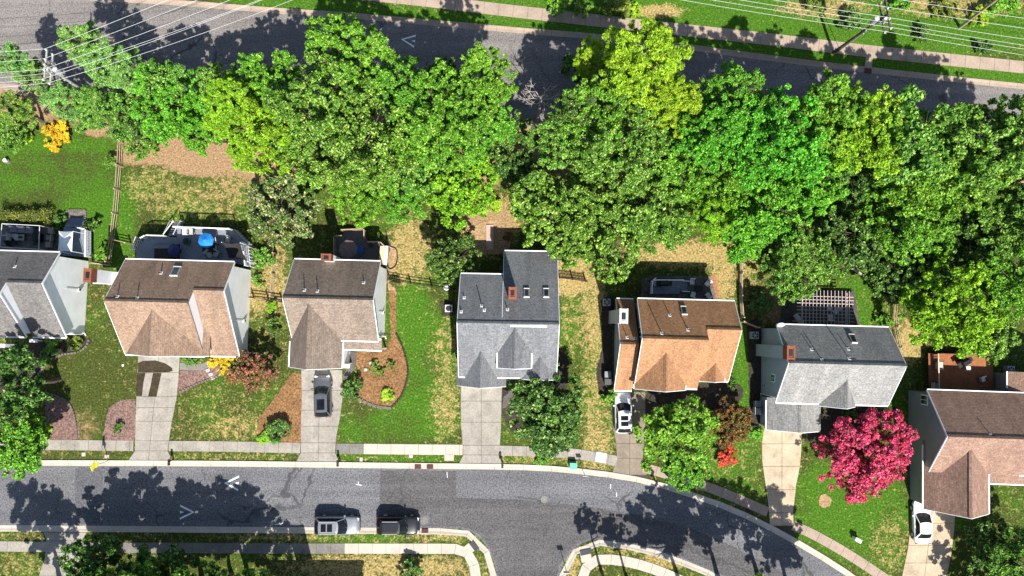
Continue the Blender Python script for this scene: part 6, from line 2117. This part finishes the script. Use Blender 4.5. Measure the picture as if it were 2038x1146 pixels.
# ================================================================== CARS
def car(label, u_, v_, heading, L_, W_, H_, paint, style='suv', panes=1, rails=False, roofc=None, group='parked cars'):
    """heading: direction of the bonnet in degrees, 0 = image right"""
    p = P(u_, v_, H_ * .6)
    o_ = thing('parked_car', label, 'car', (p.x, p.y, .03), R(heading), group)
    w = W_ / 2
    belt = H_ * .60
    if style == 'suv':
        st = [(.5, .46, .46), (.495, .62, .52), (.482, .77, .58), (.458, .885, .63), (.42, .955, .68), (.33, 1, .735), (.2, 1, .76), (.0, 1, .77), (-.25, 1, .775), (-.38, .99, .77), (-.445, .955, .745), (-.478, .88, .69), (-.493, .76, .6), (-.5, .6, .5)]
        k = belt / .77
        gl = (.235, .07, -.36, -.475)
    else:
        st = [(.5, .42, .42), (.494, .6, .48), (.478, .76, .54), (.45, .88, .59), (.41, .95, .635), (.3, 1, .7), (.18, 1, .74), (.0, 1, .76), (-.2, 1, .77), (-.33, .99, .765), (-.42, .95, .74), (-.468, .86, .68), (-.49, .72, .58), (-.5, .54, .48)]
        k = belt / .77
        gl = (.21, .03, -.23, -.37)
    secs = []
    for fx, fw, zt in st:
        zt *= k
        ww = w * fw
        secs.append([(fx * L_, y, z) for y, z in ((ww * .84, .22), (ww * .97, .34), (ww, zt * .62), (ww * .985, zt * .86), (ww * .93, zt * .965), (ww * .72, zt), (0, zt * 1.025))])
    mb = MB()
    rows = []
    for s_ in secs:
        full = s_ + [(x, -y, z) for x, y, z in reversed(s_[:-1])]
        rows.append(full)
    n = len(rows[0])
    mb.add([q for r_ in rows for q in r_], [(i * n + j, i * n + j + 1, (i + 1) * n + j + 1, (i + 1) * n + j) for i in range(len(rows) - 1) for j in range(n - 1)] + [tuple(range(n)), tuple(reversed(range((len(rows) - 1) * n, len(rows) * n)))] + [(i * n + n - 1, i * n, (i + 1) * n, (i + 1) * n + n - 1) for i in range(len(rows) - 1)])
    body = mb.build('body', paint, o_, smooth=True)
    # greenhouse
    xa, xb_, xc_, xd = [g_ * L_ for g_ in gl]
    zb_, zt_ = belt * .98, H_ - .05
    base = [(xa + .10, 0), (xa + .02, w * .5), (xa - .14, w * .86), (xd + .12, w * .86), (xd + .02, w * .5), (xd, 0)]
    topq = [(xb_ + .05, 0), (xb_ + .02, w * .42), (xb_ - .08, w * .70), (xc_ + .06, w * .70), (xc_ + .02, w * .42), (xc_, 0)]
    ring = lambda pts, z_: [(x, y, z_) for x, y in pts] + [(x, -y, z_) for x, y in reversed(pts[1:-1])]
    g1_, g2_ = ring(base, zb_), ring(topq, zt_)
    m_ = len(g1_)
    MB().add(g1_ + g2_, [(i, (i + 1) % m_, m_ + (i + 1) % m_, m_ + i) for i in range(m_)] + [tuple(range(m_, 2 * m_))]).build('windows', glassmat('car_glass', (.006, .007, .009), .12, .3), o_)
    # roof panel with a soft crown
    rp = [(x * 1.0, y * 1.02) for x, y in topq]
    r1_ = ring(rp, zt_ - .02); r2_ = ring([(x, y * .97) for x, y in rp], zt_ + .035)
    cx = (topq[0][0] + topq[-1][0]) / 2
    r3_ = [(cx + (x - cx) * .8, y * .7, zt_ + .065) for x, y, z in r2_]
    MB().add(r1_ + r2_ + r3_, [(i, (i + 1) % m_, m_ + (i + 1) % m_, m_ + i) for i in range(m_)] + [(m_ + i, m_ + (i + 1) % m_, 2 * m_ + (i + 1) % m_, 2 * m_ + i) for i in range(m_)] + [tuple(range(2 * m_, 3 * m_))]).build('roof', roofc or paint, o_, smooth=False)
    if panes:
        tot = (topq[0][0] - topq[-1][0]) * .62
        for i in range(panes):
            xl_ = tot / panes
            xm = cx - tot * .12 + (i - (panes - 1) / 2) * xl_
            MB().box((xm, 0, zt_ + .068), (xl_ - .12, w * .86, .02)).build('sunroof', glassmat('car_glass', (.006, .007, .009), .12, .3), o_)
    for sg in (-1, 1):
        MB().bar((xa - .12, sg * w * .865, zb_), (xb_ - .06, sg * w * .71, zt_), .07, .06).build('front_pillar', paint, o_)
        MB().bar((xd + .12, sg * w * .865, zb_), (xc_ + .04, sg * w * .71, zt_), .12, .06).build('rear_pillar', paint, o_)
        MB().bar(((xa + xd) / 2 + .1, sg * w * .868, zb_), ((xa + xd) / 2, sg * w * .715, zt_), .07, .05).build('door_pillar', M_BLACK, o_)
        mr = MB().box((xa - .22, sg * (w + .1), belt * 1.0), (.16, .2, .15)).build('wing_mirror', paint, o_)
        MB().box((.462 * L_, sg * w * .68, .6 * H_ * .62 + .14), (.2, w * .34, .1), rz=-sg * .35).build('headlight', M_PALEGREY, o_)
        MB().box((-.478 * L_, sg * w * .74, .62 * H_ * .72), (.12, w * .24, .2), rz=sg * .2).build('tail_light', plain('tail_red', (.4, .02, .02), .3), o_)
        if rails:
            MB().bar((xb_ - .2, sg * w * .66, zt_ + .09), (xc_ + .15, sg * w * .66, zt_ + .09), .035, .04).build('roof_rail', M_GREYMET, o_)
        for fx in (.31, -.30):
            wh = MB().tube((fx * L_, sg * (w - .24), .34), (fx * L_, sg * (w + .015), .34), .35, .35, 20).build('wheel', M_DARK, o_)
            MB().tube((fx * L_, sg * (w + .0), .34), (fx * L_, sg * (w + .03), .34), .22, .2, 14).build('rim', M_GREYMET, wh)
    MB().box((.497 * L_, 0, .42), (.08, W_ * .6, .2)).build('grille', M_BLACK, o_)
    MB().box((-.498 * L_, 0, .5), (.05, .5, .14)).build('number_plate', M_CUSHW, o_)
    for sg in (-.3, .25):
        MB().bar((xa + .06, sg * w, zb_ + .03), (xa - .25, sg * w + .45, zb_ + .26), .025, .02).build('wiper', M_BLACK, o_)
    return o_


GREYP = carpaint('paint_graphite', (.1, .104, .112), .4)
car('dark grey car with long sunroof on the driveway of the grey brown house', 641, 789, 92, 4.45, 1.86, 1.5, GREYP, panes=1)
car('silver white car with twin sunroof panes under the driveway tree', 1241, 822, 91, 4.3, 1.8, 1.55, carpaint('paint_pearl', (.62, .63, .64), .15), panes=2)
car('white sedan on the driveway at the right edge', 1837, 1040, 90, 4.45, 1.8, 1.4, carpaint('paint_white', (.78, .78, .78), 0), 'sedan', panes=0)
car('silver off-road car with dark roof panel at the lower kerb', 669, 1047, 0, 4.75, 1.85, 1.75, carpaint('paint_silver', (.24, .25, .27), .4), panes=2, rails=True)
car('black off-road car at the lower kerb, right of the silver one', 791, 1047, 0, 4.5, 1.88, 1.72, carpaint('paint_black', (.012, .012, .014), .2), panes=0, rails=True)


# ================================================================== UTILITY POLES AND WIRES
def utility_pole(label, base, top, H_, arm_dir, mat, lamp=False, transformer=True):
    b0 = P(*base)
    t_ = P(top[0], top[1], H_) - b0
    o_ = thing('utility_pole', label, 'utility pole', b0)
    MB().tube((0, 0, -.2), t_, .19, .12, 12).build('pole', mat, o_)
    d = Vector((arm_dir[0], arm_dir[1], 0)).normalized()
    tips = []
    for k, (dz, ln_) in enumerate(((-.25, 1.5), (-1.3, 1.5))):
        q = t_ * (1 + dz / H_)
        MB().bar(q - d * ln_, q + d * ln_, .13, .14).build('crossarm', mat, o_)
        for f in (-1, -.35, .35, 1):
            e = q + d * ln_ * f * .96
            ins = MB().tube(e, e + Vector((0, 0, .32)), .07, .05, 8).build('insulator', M_PALEGREY, o_)
            MB().tube(e + Vector((0, 0, .1)), e + Vector((0, 0, .16)), .1, .1, 8).build('shed', M_PALEGREY, ins)
            tips.append(b0 + e + Vector((0, 0, .34)))
    if transformer:
        for j in range(2):
            q = t_ * .8
            side = Vector((-d.y, d.x, 0)) * (.42 if j == 0 else -.42) + d * .0
            tf = MB().tube(q + side, q + side + Vector((0, 0, .95)), .26, .26, 14).build('transformer', M_GREYMET, o_)
            MB().tube(q + side + Vector((0, 0, .95)), q + side + Vector((0, 0, 1.02)), .2, .1, 12).build('cap', M_PALEGREY, tf)
    for k in range(3):
        q = t_ * (.72 - .08 * k)
        MB().box(q, (.5, .12, .12), rz=k).build('bracket', M_GREYMET, o_)
    return o_, tips


def wire(label, a, b_, sag=.5, r_=.015):
    o_ = MB()
    n = 14
    prev = None
    pts = []
    for i in range(n + 1):
        s_ = i / n
        q = a + (b_ - a) * s_
        q = q + Vector((0, 0, -sag * 4 * s_ * (1 - s_)))
        pts.append(q - a)
    for q0, q1 in zip(pts[:-1], pts[1:]):
        o_.tube(q0, q1, r_, r_, 5, caps=False)
    ob = o_.build('power_line', M_WIRE, None, a)
    tag(ob, label, 'wire', 'overhead power lines')


poleA, tipA = utility_pole('pale utility pole with crossarms among the pines at the top left', (196, 200), (88, 128), 10.8, (0.05, 1), M_POLE_PALE)
poleB, tipB = utility_pole('dark utility pole with transformers at the upper sidewalk on the right', (1658, 105), (1770, 26), 11.4, (-0.12, 1), M_POLE)
poleC, tipC = utility_pole('utility pole beyond the top edge carrying the wires', (800, -110), (790, -150), 11.0, (0.2, 1), M_POLE, transformer=False)
ORD = ['topmost', 'second', 'third', 'fourth', 'fifth', 'lowest']
selA = [tipA[3], tipA[2], tipA[1], tipA[0], tipA[5], tipA[4]]
selC = [tipC[3], tipC[2], tipC[1], tipC[0], tipC[5], tipC[4]]
selB = [tipB[3], tipB[2], tipB[1], tipB[0], tipB[5], tipB[4]]
for k in range(6):
    wire(ORD[k] + ' power line rising from the left pole to the top edge', selA[k], selC[k] + Vector((0, -.55 * k + 1.0, 0)), .5 + .12 * k)
    wire(ORD[k] + ' power line from the right pole leftwards to the top edge', selB[k], selC[k], .5 + .15 * k)
    wire(ORD[k] + ' power line from the left pole to the left edge', selA[k], selA[k] + Vector((-30, -1.5 - .2 * k, .3)), .4)
    wire(ORD[k] + ' power line from the right pole to the right edge', selB[k], selB[k] + Vector((34, -4.6 - .15 * k, 0)), .5)
wire('thin guy wire beside the right utility pole', P(1672, 100, .1), P(1764, 32, 10.6), .0, .03)
o = thing('stub_pole', 'leaning brown stub pole in the scrub at the top right', 'pole', P(1911, 54, 0))
MB().tube((0, 0, -.2), P(2000, -14, 9.5) - P(1911, 54, 0), .17, .12, 10).build('pole', M_WOOD_G, o)
MB().box(P(1996, -11, 9.2) - P(1911, 54, 0), (.5, .2, .2)).build('bracket', M_GREYMET, o)


# ================================================================== SMALL STREET THINGS
def mailbox(label, u_, v_, rz=0.0, flagc=(.5, .03, .03)):
    o_ = thing('mailbox', label, 'mailbox', P(u_, v_, 0), rz, 'mailboxes at the kerb')
    MB().box((0, 0, .5), (.11, .11, 1.05)).build('post', M_BLACK, o_)
    MB().profile_y([(-.11, 1.0), (-.11, 1.16), (-.06, 1.25), (.06, 1.25), (.11, 1.16), (.11, 1.0)], -.42, .2).build('box', M_BLACK, o_)
    MB().box((.13, -.15, 1.2), (.02, .12, .16)).build('flag', plain('flag_red', flagc, .5), o_)
    MB().box((0, .12, .8), (.06, .5, .06)).build('brace', M_BLACK, o_)


mailbox('black mailbox right of the stained driveway', 346, 914)
mailbox('black mailbox right of the dark car driveway', 677, 916)
mailbox('black mailbox right of the slate house driveway', 1000, 919)
mailbox('black mailbox at the kerb below the driveway tree', 1303, 956, R(-18))


def sign(label, u_, v_, h_, mat, diamond=True, s_=.38, rz=0.0):
    o_ = thing('street_sign', label, 'sign', P(u_, v_, 0), rz)
    MB().tube((0, 0, -.1), (0, 0, h_), .035, .035, 8).build('post', M_GREYMET, o_)
    Mx = Matrix.Rotation(R(45 if diamond else 0), 3, 'Y')
    MB().box((0, -.05, h_ - .1), (s_ * 2, .03, s_ * 2), M=Mx).build('panel', mat, o_)
    if diamond:
        MB().box((0, -.07, h_ - .75), (s_ * 1.3, .03, s_)).build('plate', mat, o_)


sign('yellow warning sign at the kerb left of the stained driveway', 216, 917, 2.9, plain('sign_yellow', (.75, .72, .05), .5), True, .4, R(80))
sign('small white sign at the kerb right of the green cabinet', 1160, 937, 2.3, M_WHITE, False, .25)
sign('grey corner sign post at the kerb right of the side street', 1124, 1123, 2.4, M_GREYMET, False, .3)


def street_lamp(label, u_, v_, h_, arm):
    o_ = thing('street_lamp', label, 'street lamp', P(u_, v_, 0))
    MB().tube((0, 0, -.1), (0, 0, h_), .08, .05, 10).build('post', M_BLACK, o_)
    MB().tube((0, 0, h_), (arm[0], arm[1], h_ + .2), .04, .04, 8).build('arm', M_BLACK, o_)
    MB().box((arm[0] * 1.2, arm[1] * 1.2, h_ + .2), (.3, .55, .12)).build('lamp_head', M_PALEGREY, o_)


o = thing('transformer_cabinet', 'green utility cabinet on the verge by the curving kerb', 'cabinet', P(1140, 925, 0), R(-3))
gm = plain('cabinet_green', (.045, .26, .16), .5)
MB().box((0, 0, .35), (.7, .6, .7)).build('case', gm, o)
MB().box((0, 0, .72), (.74, .64, .06)).build('lid', plain('cabinet_lid', (.09, .40, .27), .5), o)
MB().box((0, 0, .03), (.9, .8, .1)).build('plinth', M_CONC, o)
for lb, u_, v_, w, d, m_ in [('small pale meter cover on the verge left of the drains', 719, 914, .32, .42, M_CONC_NEW), ('small pale meter cover on the verge above the drains', 818, 908, .42, .32, M_CONC_NEW),
                             ('larger pale slab cover on the verge left of the slate house driveway', 894, 910, 1.0, .7, M_CONC_NEW), ('pale meter cover left of the yellow sign', 167, 904, .4, .4, M_CONC_NEW),
                             ('pale meter cover by the yellow sign', 213, 908, .45, .35, M_CONC_NEW), ('white meter cover on the verge below the driveway tree', 1366, 971, .3, .36, M_WHITE),
                             ('tiny white cover on the dark lawn left of the stained driveway', 245, 727, .2, .2, M_WHITE)]:
    o = thing('meter_cover', lb, 'cover', P(u_, v_, 0), R(random.uniform(-4, 4)), 'utility covers in the grass')
    MB().box((0, 0, .02), (w, d, .08)).build('frame', m_, o)
    MB().box((0, 0, .065), (w * .8, d * .8, .02)).build('lid', m_, o)
o = thing('utility_pedestal', 'white utility box on the lawn below the magenta tree', 'utility box', P(1701, 1071, 0), R(-28))
MB().box((0, 0, .4), (.62, .3, .8)).build('case', M_WHITE, o)
MB().box((0, 0, .82), (.68, .36, .06)).build('lid', M_WHITE, o)
o = thing('sidewalk_patch', 'bright white repaired square of the sidewalk before the orange roofed house', 'sidewalk patch', P(1196, 910, 0), R(-10))
MB().box((0, 0, .035), (1.1, 1.02, .05)).build('slab', plain('fresh_concrete', (.62, .62, .62), .8, var=.05), o)
MB().box((0, 0, .062), (1.04, .96, .006)).build('finish', plain('fresh_concrete_top', (.66, .66, .66), .8, var=.05), o)

# ---- house beyond the bottom edge whose roof and chimney shade the lower lawn
h = House('grey roofed house beyond the bottom edge, shading the lower lawn', (640, 1290), 0.0, ('grey_shingle_a', (0.14, 0.137, 0.135), (0.178, 0.174, 0.17)), M_SIDING_B)
xl, yb = h.L(560, 1197, 0); xr = h.L(745, 1197, 0)[0]
h.block(xl, xr, yb, yb - 4.6, yb - 9.2, 8.2, .62)
h.chimney(h.L(628, 1200, 0)[0], yb - .1, 1.5, .9, 9.6, 1.2, M_SIDING_B)
h.window(xl + 3, yb - .35, 1.6, 1.4, 1.3, '+y'); h.window(xl + 7, yb - .35, 1.6, 1.4, 1.3, '+y')

# small survey marks painted on the lower street
mb = MB()
for (u_, v_, w, d) in [(713, 964, .5, .06), (713, 962, .06, .4), (718, 966, .2, .06), (1215, 968, .08, .45), (1227, 984, .08, .4), (553, 1043, .7, .06), (560, 1041, .4, .05), (890, 945, .05, .6)]:
    p = P(u_, v_, 0)
    mb.box((p.x, p.y, .031), (w, d, .006), rz=random.uniform(-.1, .1))
struct(mb.build('survey_marking', M_PAINT))
